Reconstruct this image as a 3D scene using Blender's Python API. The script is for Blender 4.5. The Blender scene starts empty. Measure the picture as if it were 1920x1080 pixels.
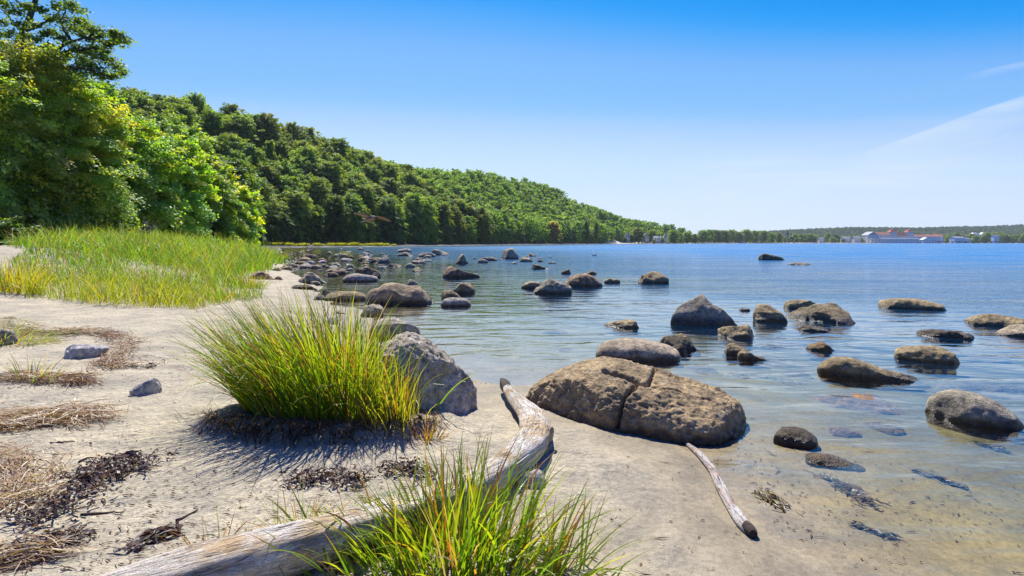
import bpy, bmesh, math, random
import numpy as np
from mathutils import Vector, Matrix

sc = bpy.context.scene
COL = sc.collection
R = math.radians
H = 1.55            # camera height above the water
F = 1066.0          # focal length in photo pixels
YH = 455.0          # horizon row in the photo

# ------------------------------------------------------------------ camera
cam_d = bpy.data.cameras.new('camera'); cam = bpy.data.objects.new('camera', cam_d); COL.objects.link(cam)
cam.location = (0, 0, H); cam.rotation_euler = (R(90), 0, 0)
cam_d.sensor_width = 36.0; cam_d.lens = F / 1920.0 * 36.0
cam_d.shift_y = (YH - 540.0) / 1920.0
cam_d.clip_start = 0.05; cam_d.clip_end = 30000
sc.camera = cam

# ------------------------------------------------------------------ light
SUN_EL, SUN_AZ = R(54), R(-11)          # azimuth from +Y, negative = to the left
sun_d = bpy.data.lights.new('sun', 'SUN'); sun = bpy.data.objects.new('sun', sun_d); COL.objects.link(sun)
sun_d.energy = 4.6; sun_d.angle = R(0.5); sun_d.color = (1.0, 0.95, 0.86)
sdir = Vector((math.cos(SUN_EL) * math.sin(SUN_AZ), math.cos(SUN_EL) * math.cos(SUN_AZ), math.sin(SUN_EL)))
sun.rotation_euler = (-sdir).to_track_quat('-Z', 'Y').to_euler()
sun.location = (-40, 60, 80)

def nd(nt, typ, **kw):
    n = nt.nodes.new(typ)
    for k, v in kw.items():
        if k == 'i':
            for a, b in v.items(): n.inputs[a].default_value = b
        else: setattr(n, k, v)
    return n
def math_n(nt, op, a, b=None, c=None, clamp=False):
    n = nt.nodes.new('ShaderNodeMath'); n.operation = op; n.use_clamp = clamp
    for k, v in enumerate((a, b, c)):
        if v is None: continue
        if hasattr(v, 'is_output'): nt.links.new(v, n.inputs[k])
        else: n.inputs[k].default_value = v
    return n.outputs[0]
def vmath(nt, op, a, b=None):
    n = nt.nodes.new('ShaderNodeVectorMath'); n.operation = op
    for k, v in enumerate((a, b)):
        if v is None: continue
        if hasattr(v, 'is_output'): nt.links.new(v, n.inputs[k])
        else: n.inputs[k].default_value = v
    return n.outputs['Value'] if op in ('DOT_PRODUCT', 'LENGTH', 'DISTANCE') else n.outputs[0]
def mix_c(nt, fac, a, b, mode='MIX'):
    n = nt.nodes.new('ShaderNodeMix'); n.data_type = 'RGBA'; n.blend_type = mode
    for sock, v in ((n.inputs[0], fac), (n.inputs[6], a), (n.inputs[7], b)):
        if hasattr(v, 'is_output'): nt.links.new(v, sock)
        else: sock.default_value = v if not isinstance(v, tuple) or len(v) == 4 else (*v, 1)
    return n.outputs[2]
def ramp(nt, fac, lo, hi, smooth=True):
    n = nt.nodes.new('ShaderNodeMapRange'); n.interpolation_type = 'SMOOTHSTEP' if smooth else 'LINEAR'
    nt.links.new(fac, n.inputs[0]); n.inputs[1].default_value = lo; n.inputs[2].default_value = hi
    return n.outputs[0]
def noise_n(nt, vec, scale, detail=4, rough=0.55, dist=0.0):
    n = nt.nodes.new('ShaderNodeTexNoise'); n.inputs['Scale'].default_value = scale
    n.inputs['Detail'].default_value = detail; n.inputs['Roughness'].default_value = rough; n.inputs['Distortion'].default_value = dist
    if vec is not None: nt.links.new(vec, n.inputs['Vector'])
    return n.outputs['Fac']

# ------------------------------------------------------------------ sky
world = bpy.data.worlds.new('World'); sc.world = world; world.use_nodes = True
nt = world.node_tree; nt.nodes.clear()
sky = nd(nt, 'ShaderNodeTexSky', sky_type='NISHITA', sun_disc=False, sun_elevation=SUN_EL, sun_rotation=SUN_AZ,
         altitude=0, air_density=1.0, dust_density=0.05, ozone_density=4.0)
# grade the physically bright sky into the photograph's exposure, channel by channel
sc_in = vmath(nt, 'MULTIPLY', sky.outputs[0], (.1, .1, .1))
crv = nd(nt, 'ShaderNodeRGBCurve'); cm_ = crv.mapping
for ci, pts in enumerate([[(0, 0), (.15, .001), (.195, .003), (.215, .042), (.237, .090), (.278, .118), (.315, .187), (.38, .25), (.5, .29), (.8, .33), (1, .35)],
                          [(0, 0), (.2, .06), (.337, .148), (.38, .200), (.41, .228), (.465, .255), (.524, .303), (.614, .352), (.726, .372), (.88, .385), (1, .39)],
                          [(0, 0), (.3, .30), (.55, .415), (.65, .445), (.75, .455), (1, .462)]]):
    c_ = cm_.curves[ci]
    c_.points[0].location = pts[0]; c_.points[1].location = pts[-1]
    for p_ in pts[1:-1]: c_.points.new(*p_)
cm_.use_clip = False; cm_.update(); nt.links.new(sc_in, crv.inputs['Color'])
graded = vmath(nt, 'MULTIPLY', crv.outputs[0], (10, 10, 10))
tc = nd(nt, 'ShaderNodeTexCoord'); dirv = tc.outputs['Generated']
sep = nd(nt, 'ShaderNodeSeparateXYZ'); nt.links.new(dirv, sep.inputs[0])
def view_dir(px, py): return Vector(((px - 960) / F, 1.0, (YH - py) / F)).normalized()
def streak(p0, p1, up_w, dn_w, strength):
    a, b = view_dir(*p0), view_dir(*p1)
    n = a.cross(b).normalized()
    if n.z < 0: n = -n
    t = (b - a * a.dot(b)).normalized()
    d = vmath(nt, 'DOT_PRODUCT', dirv, tuple(n))
    # wobble of the ice trail
    wob = noise_n(nt, dirv, 7.0, 6, 0.6)
    d = math_n(nt, 'ADD', d, math_n(nt, 'MULTIPLY', math_n(nt, 'SUBTRACT', wob, 0.5), 0.011))
    upm = math_n(nt, 'SUBTRACT', 1.0, ramp(nt, d, 0.0, up_w))
    dnm = ramp(nt, d, -dn_w, 0.0)
    al = vmath(nt, 'DOT_PRODUCT', dirv, tuple(t)); L = b.dot(t)
    e0 = ramp(nt, al, -0.01, L * 0.45); 
    fr = vmath(nt, 'DOT_PRODUCT', dirv, (0, 1, 0))
    m = math_n(nt, 'MULTIPLY', math_n(nt, 'MULTIPLY', upm, dnm), math_n(nt, 'MULTIPLY', e0, ramp(nt, fr, 0.2, 0.5)))
    mp = nd(nt, 'ShaderNodeMapping'); mp.inputs['Scale'].default_value = (4, 4, 26); nt.links.new(dirv, mp.inputs[0])
    tex = ramp(nt, noise_n(nt, mp.outputs[0], 1.6, 6, 0.6, 0.6), 0.25, 0.75)
    return math_n(nt, 'MULTIPLY', m, math_n(nt, 'MULTIPLY', math_n(nt, 'ADD', math_n(nt, 'MULTIPLY', tex, 0.7), 0.3), strength))
s1 = streak((1560, 310), (1960, 168), 0.004, 0.040, 0.72)
s2 = streak((1330, 402), (1640, 300), 0.004, 0.040, 0.42)
s3 = streak((1815, 142), (1945, 110), 0.003, 0.010, 0.42)
mp = nd(nt, 'ShaderNodeMapping'); mp.inputs['Scale'].default_value = (1.2, 1.2, 12); mp.inputs['Rotation'].default_value = (R(3), R(-7), 0)
nt.links.new(dirv, mp.inputs[0])
veil = ramp(nt, noise_n(nt, mp.outputs[0], 2.3, 7, 0.55, 0.8), 0.42, 0.80)
low = math_n(nt, 'SUBTRACT', 1.0, ramp(nt, sep.outputs[2], 0.03, 0.24))
right = ramp(nt, sep.outputs[0], -0.25, 0.55)
veil = math_n(nt, 'MULTIPLY', math_n(nt, 'MULTIPLY', veil, low), math_n(nt, 'MULTIPLY', right, 0.85))
cl = math_n(nt, 'MAXIMUM', math_n(nt, 'MAXIMUM', s1, s2), math_n(nt, 'MAXIMUM', s3, veil))
cmix = mix_c(nt, cl, graded, (3.55, 4.0, 4.45, 1))
bg = nd(nt, 'ShaderNodeBackground', i={'Strength': 0.12}); nt.links.new(cmix, bg.inputs[0])
wo = nd(nt, 'ShaderNodeOutputWorld'); nt.links.new(bg.outputs[0], wo.inputs[0])

sc.view_settings.view_transform = 'Standard'; sc.view_settings.look = 'None'
sc.view_settings.exposure = 0.85; sc.view_settings.gamma = 1.0
sc.render.engine = 'CYCLES'
sc.cycles.max_bounces = 7; sc.cycles.diffuse_bounces = 3; sc.cycles.glossy_bounces = 3; sc.cycles.transmission_bounces = 3
sc.cycles.transparent_max_bounces = 10; sc.cycles.caustics_reflective = False; sc.cycles.caustics_refractive = False
sc.cycles.sample_clamp_indirect = 6; sc.cycles.sample_clamp_direct = 0
sc.cycles.use_denoising = True; sc.cycles.denoising_prefilter = 'NONE'; sc.cycles.denoising_input_passes = 'RGB_ALBEDO_NORMAL'

# ------------------------------------------------------------------ helpers
def px2w(px, py, z=0.0):
    D = (H - z) * F / (py - YH)
    return (px - 960) * D / F, D
def at_d(px, py, D): return Vector(((px - 960) * D / F, D, H - (py - YH) * D / F))

def _hash(ix, iy, iz, s):
    h = (ix * 374761393 + iy * 668265263 + iz * 2147483647 + s * 974634541) & 0xFFFFFFFF
    h = ((h ^ (h >> 13)) * 1274126177) & 0xFFFFFFFF
    h = ((h ^ (h >> 16)) * 2246822519) & 0xFFFFFFFF
    return ((h ^ (h >> 15)) & 0xFFFF) / 32767.5 - 1.0
def vnoise(p, seed=0):
    p = np.asarray(p, float); i = np.floor(p).astype(np.int64); f = p - i
    u = f * f * f * (f * (f * 6 - 15) + 10)
    o = 0
    for dx in (0, 1):
        wx = u[:, 0] if dx else 1 - u[:, 0]
        for dy in (0, 1):
            wy = u[:, 1] if dy else 1 - u[:, 1]
            for dz in (0, 1):
                wz = u[:, 2] if dz else 1 - u[:, 2]
                o = o + wx * wy * wz * _hash(i[:, 0] + dx, i[:, 1] + dy, i[:, 2] + dz, seed)
    return o
def fbm(p, seed=0, oct=4, gain=0.5, lac=2.03):
    p = np.asarray(p, float); o = 0; a = 1.0
    for k in range(oct):
        o = o + a * vnoise(p, seed + k * 17); p = p * lac + 3.7; a *= gain
    return o
def fbm2(x, y, scale, seed=0, oct=4, gain=0.5):
    return fbm(np.stack([x * scale, y * scale, np.zeros_like(x) + seed * 1.37], 1), seed, oct, gain)
def sstep(a, b, x):
    t = np.clip((x - a) / (b - a), 0, 1); return t * t * (3 - 2 * t)

def mesh_np(name, v, quads=None, tris=None, attrs=None, uv=None, smooth=False):
    me = bpy.data.meshes.new(name)
    v = np.ascontiguousarray(v, np.float32); me.vertices.add(len(v)); me.vertices.foreach_set('co', v.ravel())
    idx, tot = [], []
    if quads is not None and len(quads): idx.append(np.asarray(quads, np.int32).ravel()); tot.append(np.full(len(quads), 4, np.int32))
    if tris is not None and len(tris): idx.append(np.asarray(tris, np.int32).ravel()); tot.append(np.full(len(tris), 3, np.int32))
    idx = np.concatenate(idx); tot = np.concatenate(tot)
    me.loops.add(len(idx)); me.loops.foreach_set('vertex_index', idx)
    me.polygons.add(len(tot)); st = np.concatenate([[0], np.cumsum(tot)[:-1]]).astype(np.int32)
    me.polygons.foreach_set('loop_start', st); me.polygons.foreach_set('loop_total', tot)
    me.polygons.foreach_set('use_smooth', np.full(len(tot), smooth))
    for k, a in (attrs or {}).items():
        a = np.asarray(a, np.float32)
        if a.ndim == 1:
            at = me.attributes.new(k, 'FLOAT', 'POINT'); at.data.foreach_set('value', a)
        else:
            if a.shape[1] == 3: a = np.concatenate([a, np.ones((len(a), 1), np.float32)], 1)
            at = me.attributes.new(k, 'FLOAT_COLOR', 'POINT'); at.data.foreach_set('color', np.ascontiguousarray(a).ravel())
    if uv is not None:
        l = me.uv_layers.new(name='uv'); l.data.foreach_set('uv', np.asarray(uv, np.float32)[idx].ravel())
    me.update(calc_edges=True); me.validate()
    return me
def ob(name, me, m=None, parent=None, loc=None, rot=None, scale=None):
    o = bpy.data.objects.new(name, me); COL.objects.link(o)
    if m is not None and len(me.materials) == 0: me.materials.append(m)
    if parent: o.parent = parent
    if loc is not None: o.location = loc
    if rot is not None: o.rotation_euler = rot
    if scale is not None: o.scale = scale
    return o
def tag(o, label=None, cat=None, group=None, kind=None):
    if label: o['label'] = label
    if cat: o['category'] = cat
    if group: o['group'] = group
    if kind: o['kind'] = kind
    return o
def empty(name, loc, rz=0, scale=1.0):
    o = bpy.data.objects.new(name, None); COL.objects.link(o); o.location = loc; o.rotation_euler = (0, 0, rz)
    o.scale = (scale,) * 3 if not isinstance(scale, tuple) else scale; o.empty_display_size = 0.2
    return o
def copy_tree(o, parent=None):
    c = o.copy(); COL.objects.link(c)
    if parent: c.parent = parent
    for ch in list(o.children): copy_tree(ch, c)
    return c

class MB:
    """collects quads and triangles for one mesh"""
    def __init__(s): s.v, s.q, s.t, s.n = [], [], [], 0
    def add(s, v, q=(), t=()):
        v = np.asarray(v, float); s.v.append(v)
        if len(q): s.q.append(np.asarray(q, int) + s.n)
        if len(t): s.t.append(np.asarray(t, int) + s.n)
        s.n += len(v)
    def box(s, x0, x1, y0, y1, z0, z1):
        v = [(x0, y0, z0), (x1, y0, z0), (x1, y1, z0), (x0, y1, z0), (x0, y0, z1), (x1, y0, z1), (x1, y1, z1), (x0, y1, z1)]
        s.add(v, [(0, 3, 2, 1), (4, 5, 6, 7), (0, 1, 5, 4), (1, 2, 6, 5), (2, 3, 7, 6), (3, 0, 4, 7)])
    def tube(s, pts, rad, seg=8, caps=True):
        v, q, t = tube(pts, rad, seg, caps); s.add(v, q, t)
    def mesh(s, name, smooth=False, **kw):
        return mesh_np(name, np.concatenate(s.v), np.concatenate(s.q) if s.q else None, np.concatenate(s.t) if s.t else None, smooth=smooth, **kw)
def tube(pts, rad, seg=8, caps=True):
    pts = np.asarray(pts, float); n = len(pts); rad = np.broadcast_to(np.asarray(rad, float), (n,))
    tan = np.gradient(pts, axis=0); tan /= np.linalg.norm(tan, axis=1)[:, None] + 1e-9
    ref = np.array([0, 0, 1.0]) if abs(tan[0, 2]) < 0.9 else np.array([1.0, 0, 0])
    a = np.cross(tan[0], ref); a /= np.linalg.norm(a)
    A = []
    for k in range(n):
        a = a - tan[k] * a.dot(tan[k]); a /= np.linalg.norm(a) + 1e-9; A.append(a)
    A = np.array(A); B = np.cross(tan, A)
    th = np.linspace(0, 2 * np.pi, seg, endpoint=False)
    v = pts[:, None] + rad[:, None, None] * (np.cos(th)[None, :, None] * A[:, None] + np.sin(th)[None, :, None] * B[:, None])
    v = v.reshape(-1, 3)
    i = np.arange(n - 1)[:, None] * seg; j = np.arange(seg)[None]; j2 = (j + 1) % seg
    q = np.stack([i + j, i + j2, i + seg + j2, i + seg + j], -1).reshape(-1, 4)
    t = []
    if caps:
        v = np.concatenate([v, pts[:1], pts[-1:]]); c0, c1 = n * seg, n * seg + 1
        for k in range(seg):
            t.append((c0, (k + 1) % seg, k)); t.append((c1, (n - 1) * seg + k, (n - 1) * seg + (k + 1) % seg))
    return v, q, t
def resample(pts, n):
    """smooth curve through points (Catmull-Rom), n samples"""
    p = np.asarray(pts, float); m = len(p)
    P = np.concatenate([2 * p[:1] - p[1:2], p, 2 * p[-1:] - p[-2:-1]])
    u = np.linspace(0, m - 1, n); k = np.minimum(u.astype(int), m - 2); t = (u - k)[:, None]
    a, b, c, d = P[k], P[k + 1], P[k + 2], P[k + 3]
    return 0.5 * (2 * b + (c - a) * t + (2 * a - 5 * b + 4 * c - d) * t ** 2 + (3 * b - a - 3 * c + d) * t ** 3)

def new_mat(name):
    m = bpy.data.materials.new(name); m.use_nodes = True; t = m.node_tree; t.nodes.clear()
    return m, t, nd(t, 'ShaderNodeOutputMaterial')
def plain(name, col, rough=0.7, var=0.25, scale=3.0, spec=0.4):
    m, t, out = new_mat(name)
    g = nd(t, 'ShaderNodeNewGeometry')
    f = noise_n(t, g.outputs['Position'], scale, 5)
    c = mix_c(t, ramp(t, f, 0.3, 0.7), tuple(x * (1 - var) for x in col), tuple(min(1, x * (1 + var)) for x in col))
    p = nd(t, 'ShaderNodeBsdfPrincipled', i={'Roughness': rough, 'Specular IOR Level': spec}); t.links.new(c, p.inputs['Base Color'])
    t.links.new(p.outputs[0], out.inputs[0]); return m
# ================================================================== the setting: terrain, water
SHORE = [(40, -400), (6, -60), (2.9, -8), (2.1, 0), (1.62, 2.3), (1.36, 3.1), (1.40, 4.2), (1.12, 4.95), (.3, 5.95), (-.45, 5.85), (-1.5, 8.1), (-3.7, 13.2),
         (-5.9, 17.4), (-11.7, 30), (-27, 66), (-48, 118), (-66, 162), (-78, 184), (-72, 196), (-49, 236), (-18, 340), (17, 470), (70, 590),
         (138, 720), (200, 850), (350, 1100), (633, 1377), (1147, 1652), (1600, 1720), (3000, 1680), (9500, 1700)]
LAND = SHORE + [(9500, 9800), (-9800, 9800), (-9800, -9800), (40, -9800)]
FOREST = [(-44, -80), (-44, 40), (-46, 65), (-49, 85), (-56, 112), (-74, 155), (-95, 192), (-88, 212), (-64, 252), (-32, 352), (3, 482), (56, 602), (124, 735),
          (150, 800), (225, 980), (330, 1200), (420, 1290), (430, 1420), (330, 1600), (0, 1700)]
FPOLY = FOREST + [(-9800, 1700), (-9800, -80)]
def seg_dist(x, y, line):
    p = np.stack([x, y], 1); best = np.full(len(x), 1e18); L = np.array(line, float)
    for a, b in zip(L[:-1], L[1:]):
        d = b - a; t = np.clip(((p - a) @ d) / (d @ d), 0, 1); q = p - a - t[:, None] * d
        best = np.minimum(best, (q * q).sum(1))
    return np.sqrt(best)
def in_poly(x, y, poly):
    c = np.zeros(len(x), bool); P = np.array(poly, float)
    for (ax, ay), (bx, by) in zip(P, np.roll(P, -1, 0)):
        if ay == by: continue
        c ^= ((ay > y) != (by > y)) & (x < (bx - ax) * (y - ay) / (by - ay) + ax)
    return c
def shore_d(x, y): return seg_dist(x, y, SHORE) * np.where(in_poly(x, y, LAND), 1, -1)
def forest_d(x, y): return seg_dist(x, y, FOREST) * np.where(in_poly(x, y, FPOLY), 1, -1)
TUFT = (-1.47, 4.62)
def ground_h(x, y, fine=True):
    x = np.asarray(x, float); y = np.asarray(y, float); sh = x.shape; x = x.ravel(); y = y.ravel()
    d = shore_d(x, y); d = d + 0.12 * fbm2(x, y, 0.55, 5, 3) * np.clip((np.hypot(x, y)) / 6, .3, 3)
    r = np.hypot(x, y)
    land = np.interp(d, [0, .4, 1.5, 6, 9, 16, 25, 40, 70, 4000], [0, .025, .10, .28, .46, 1.10, 1.65, 2.1, 2.7, 6])
    far = sstep(500, 900, y)
    land = land * (1 - far) + far * np.interp(d, [0, 20, 60, 4000], [0, .9, 2.0, 20])
    sea = -np.interp(-d, [0, .5, 2, 5, 12, 30, 100, 600], [0, .018, .07, .15, .30, .75, 2.2, 8])
    z = np.where(d > 0, land, sea)
    s = forest_d(x, y)
    hill = 62 * sstep(-3, 120 - 55 * sstep(700, 950, y), s) * (1 - .75 * sstep(1150, 1420, y)) * (1 + .08 * fbm2(x, y, 0.02, 3, 2))
    # the ridge line of the wooded hill: its height along each direction, less a tree
    yy = np.maximum(y, 1.0); rp = 960 + x / yy * F
    cap = np.interp(rp, [0, 230, 330, 450, 560, 650, 720, 770, 880, 960, 1030, 1080, 1130, 1170, 1230, 1300, 1318, 1400],
                    [176, 184, 203, 231, 263, 289, 315, 327, 327, 336, 353, 378, 398, 413, 421, 429, 440, 455])
    cap = H + (YH - cap) / F * yy - 17.5 - z
    hill = np.where(y > 50, np.clip(np.minimum(hill, cap), 0, None), hill * .5)
    z = z + np.where(s > -3, hill, 0)
    # far wooded ridges behind the town
    z = z + 62 * np.exp(-((y - 3600) / 500.0) ** 2) * sstep(900, 2300, x) * (1 + .35 * fbm2(x, y, 0.0011, 9, 2)) + 30 * np.exp(-((y - 3300) / 400.0) ** 2) * sstep(500, 1300, x)
    z = z + np.where(d > 0, .85 * np.exp(-(seg_dist(x, y, [(-17.5, 21), (-22, 30), (-27, 42), (-31, 56)]) / 5.5) ** 2), 0)
    if fine:
        near = 1 - sstep(25, 60, r)
        amp = np.where(d > 0, np.clip(d / 1.2, 0.12, 1), 0.35)
        z = z + near * amp * (.022 * fbm2(x, y, 1.3, 11, 3) + .012 * fbm2(x, y, 4.2, 14, 2) * (fbm2(x, y, .7, 15, 2) > -.1) + .008 * fbm2(x, y, 8.0, 12, 2) + .006 * np.abs(fbm2(x, y, 14.0, 13, 2)))
        # mound with an undercut front edge carrying the big grass clump
        tx, ty = x - TUFT[0], y - TUFT[1]
        e = np.sqrt((tx / 1.02) ** 2 + (ty / .55) ** 2) + .12 * fbm2(x, y, 2.2, 21, 3)
        z = z + .085 * (1 - sstep(.8, 1.12, e))
    return z.reshape(sh)
def gz(x, y): return float(ground_h(np.array([x]), np.array([y]))[0])
def on_ground(px, py):
    """world point of the terrain seen at a photo pixel (a few fixed-point steps)"""
    z = 0.1
    for _ in range(8):
        X, D = px2w(px, py, z); z = gz(X, D)
    return X, D, z

def polar(r_list, angs):
    rr, aa = np.meshgrid(r_list, angs, indexing='ij')
    x = (rr * np.sin(aa)).ravel(); y = (rr * np.cos(aa)).ravel()
    n, m = len(r_list), len(angs)
    i = np.arange(n - 1)[:, None] * m; j = np.arange(m)[None]; j2 = (j + 1) % m
    q = np.stack([i + j, i + j2, i + m + j2, i + m + j], -1).reshape(-1, 4)
    return x, y, q
angs = np.concatenate([np.radians(np.arange(-62, 62, .24)), np.radians(np.arange(62, 298, 4.0))])
rl = [0.35]
while rl[-1] < 9600:
    k = rl[-1]; rl.append(k * (1.05 if k < 1.8 else 1.0085 if k < 12 else 1.02 if k < 90 else 1.035))
x, y, q = polar(np.array(rl), angs)
z = ground_h(x, y)
d = shore_d(x, y); s = forest_d(x, y); r = np.hypot(x, y)
wob = fbm2(x, y, 0.9, 31, 4)
wobL = fbm2(x, y, 0.25, 33, 3)
C = np.zeros((len(x), 3))
dry = np.array((.45, .40, .288)); damp = np.array((.29, .243, .160)); bed = np.array((.295, .228, .090)); shingle = np.array((.30, .29, .285))
floor_ = np.array((.045, .04, .022)); farland = np.array((.10, .11, .045)); wood = np.array((.030, .055, .030))
wet = 1 - sstep(.02, .095, z + .018 * wob + .01 * wobL)
C[:] = dry
C = C * (1 - wet[:, None]) + damp * wet[:, None]
under = 1 - sstep(-.05, .01, z)
C = C * (1 - under[:, None]) + bed * under[:, None]
deepf = sstep(.03, .17, -z + .05 * wobL)[:, None]
C = C * (1 - deepf) + np.array((.20, .15, .052)) * deepf
# weed and silt patches on the sea bed, darker damp streaks on the sand
weed = sstep(.10, .65, fbm2(x * .55 + y * .25, y * 1.0, 1.1, 41, 4)) * under * sstep(.05, .16, -z)
C = C * (1 - .55 * weed[:, None])
band = np.exp(-((z - .012 - .006 * wob) / .010) ** 2) * (d > -1.5) * (r < 40)
C = C * (1 - .22 * band[:, None])
gr = sstep(14, 20, d + 4 * wobL) * (1 - sstep(60, 90, r)) ; gr = gr * (z < 5)
C = C * (1 - gr[:, None]) + shingle * gr[:, None]
bank = sstep(60, 110, r) * (1 - sstep(700, 900, r)) * (d > 0)
C = C * (1 - bank[:, None]) + shingle * .5 * bank[:, None]
fo = sstep(-4, 2, s + 2.5 * wobL)[:, None]
C = C * (1 - fo) + floor_ * fo
tw = (sstep(28, 60, d) * (y > 800) * (s < 0))[:, None]
C = C * (1 - tw) + farland * tw
fw = (sstep(2400, 2800, y) * (d > 0))[:, None]
C = C * (1 - fw) + wood * fw
tx, ty = x - TUFT[0], y - TUFT[1]
soil = (1 - sstep(.75, 1.0, np.sqrt((tx / 1.0) ** 2 + (ty / .52) ** 2)))[:, None] * .8
C = C * (1 - soil) + np.array((.09, .07, .045)) * soil
centre = len(x)
V = np.concatenate([np.stack([x, y, z], 1), [[0, 0, gz(0, 0)]]])
m_ = len(angs)
tris = [(centre, (j + 1) % m_, j) for j in range(m_)]
C = np.concatenate([C, C[:1]]); wetA = np.concatenate([np.maximum(wet, under), [0]])
g_me = mesh_np('ground', V, q, tris, {'col': C, 'wet': wetA, 'shing': np.concatenate([np.maximum(gr, bank), [0]])}, smooth=True)

m, t, out = new_mat('sand and shingle')
ac = nd(t, 'ShaderNodeAttribute', attribute_name='col'); aw = nd(t, 'ShaderNodeAttribute', attribute_name='wet'); ash = nd(t, 'ShaderNodeAttribute', attribute_name='shing')
g = nd(t, 'ShaderNodeNewGeometry'); P = g.outputs['Position']
n1 = noise_n(t, P, 2.2, 6, .6); n2 = noise_n(t, P, 26, 5, .65); n3 = noise_n(t, P, 150, 3, .7)
c = mix_c(t, ramp(t, n1, .3, .72), (.72, .73, .76), (1.14, 1.12, 1.08))
c2 = mix_c(t, ramp(t, n2, .32, .7), (.80, .79, .78), (1.12, 1.12, 1.12))
c3 = mix_c(t, ramp(t, n3, .25, .75), (.78, .77, .76), (1.16, 1.16, 1.16))
cc = mix_c(t, 1.0, mix_c(t, 1.0, mix_c(t, 1.0, ac.outputs['Color'], c, 'MULTIPLY'), c2, 'MULTIPLY'), c3, 'MULTIPLY')
# dark grains and crumbs
vor = nd(t, 'ShaderNodeTexVoronoi', feature='F1', i={'Scale': 34.0, 'Randomness': 1.0}); t.links.new(P, vor.inputs['Vector'])
crumb = math_n(t, 'MULTIPLY', math_n(t, 'LESS_THAN', vor.outputs['Distance'], .16), math_n(t, 'GREATER_THAN', noise_n(t, P, 1.7, 5, .65), .56))
cc = mix_c(t, math_n(t, 'MULTIPLY', crumb, .65), cc, (.07, .055, .04))
# pebbled texture where the shingle lies
vs = nd(t, 'ShaderNodeTexVoronoi', feature='F1', i={'Scale': 3.2}); t.links.new(P, vs.inputs['Vector'])
peb = mix_c(t, 1.0, cc, mix_c(t, .75, (1, 1, 1), vs.outputs['Color']), 'MULTIPLY')
peb = mix_c(t, ramp(t, vs.outputs['Distance'], .25, .6), mix_c(t, 1.0, peb, (1.7, 1.7, 1.75), 'MULTIPLY'), (.05, .05, .05))
cc = mix_c(t, ash.outputs['Fac'], cc, peb)
p = nd(t, 'ShaderNodeBsdfPrincipled'); t.links.new(cc, p.inputs['Base Color'])
ro = math_n(t, 'SUBTRACT', .92, math_n(t, 'MULTIPLY', aw.outputs['Fac'], .30)); t.links.new(ro, p.inputs['Roughness'])
p.inputs['Specular IOR Level'].default_value = .22
hh = math_n(t, 'ADD', math_n(t, 'MULTIPLY', n2, .024), math_n(t, 'MULTIPLY', n3, .003))
hh = math_n(t, 'ADD', hh, math_n(t, 'MULTIPLY', noise_n(t, P, 7.5, 5, .6), .05))
hh = math_n(t, 'SUBTRACT', hh, math_n(t, 'MULTIPLY', math_n(t, 'MULTIPLY', ramp(t, vs.outputs['Distance'], .1, .6), ash.outputs['Fac']), .12))
bs = math_n(t, 'SUBTRACT', 1.0, math_n(t, 'MULTIPLY', aw.outputs['Fac'], .80))
bp = nd(t, 'ShaderNodeBump', i={'Distance': 1.0}); t.links.new(hh, bp.inputs['Height']); t.links.new(bs, bp.inputs['Strength'])
t.links.new(bp.outputs[0], p.inputs['Normal']); t.links.new(p.outputs[0], out.inputs[0])
ground = ob('ground', g_me, m); tag(ground, kind='structure')

# ------------------------------------------------------------------ water
angw = np.concatenate([np.radians(np.arange(-66, 66, .6)), np.radians(np.arange(66, 294, 4.0))])
rw = [0.4]
while rw[-1] < 9700: rw.append(rw[-1] * (1.03 if rw[-1] < 60 else 1.05))
x, y, q = polar(np.array(rw), angw)
zb = ground_h(x, y, fine=False); depth = np.clip(-zb, 0, 20); dsh = np.clip(-shore_d(x, y), 0, 1e5)
ruf = sstep(3, 18, dsh + 3 * fbm2(x, y, .16, 51, 3)) * .70 + sstep(14, 80, dsh + 10 * fbm2(x, y, .03, 52, 3)) * .8
w_me = mesh_np('water', np.stack([x, y, np.zeros_like(x)], 1), q, None, {'depth': depth, 'ruffle': ruf}, smooth=True)
m, t, out = new_mat('sea water')
g = nd(t, 'ShaderNodeNewGeometry'); P = g.outputs['Position']
ad = nd(t, 'ShaderNodeAttribute', attribute_name='depth'); ar = nd(t, 'ShaderNodeAttribute', attribute_name='ruffle')
def waves(sx, sy, rot, scale, det, rough=.5, dist=.3):
    mp = nd(t, 'ShaderNodeMapping'); mp.inputs['Scale'].default_value = (sx, sy, 1); mp.inputs['Rotation'].default_value = (0, 0, R(rot)); t.links.new(P, mp.inputs[0])
    return noise_n(t, mp.outputs[0], scale, det, rough, dist)
calm = waves(.55, 1.5, -14, 1.5, 3, .45, .5)
small = waves(.7, 1.8, 8, 5.5, 3, .5)
chop = waves(.45, 1.3, -6, 1.1, 5, .6)
swell = waves(.25, 1.0, -4, .16, 4, .6)
ruff = ar.outputs['Fac']
gm = nd(t, 'ShaderNodeMapping'); gm.inputs['Scale'].default_value = (.16, 1.0, 1); t.links.new(P, gm.inputs[0])
h1 = math_n(t, 'MULTIPLY', calm, .034)
h1 = math_n(t, 'ADD', h1, math_n(t, 'MULTIPLY', small, .0028))
h2 = math_n(t, 'MULTIPLY', math_n(t, 'ADD', math_n(t, 'MULTIPLY', chop, .11), math_n(t, 'MULTIPLY', swell, .26)), ruff)
hgt = math_n(t, 'ADD', h1, h2)
bp = nd(t, 'ShaderNodeBump', i={'Distance': 1.0, 'Strength': 1.0}); t.links.new(hgt, bp.inputs['Height'])
fr = nd(t, 'ShaderNodeFresnel', i={'IOR': 1.33}); t.links.new(bp.outputs[0], fr.inputs['Normal'])
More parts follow.
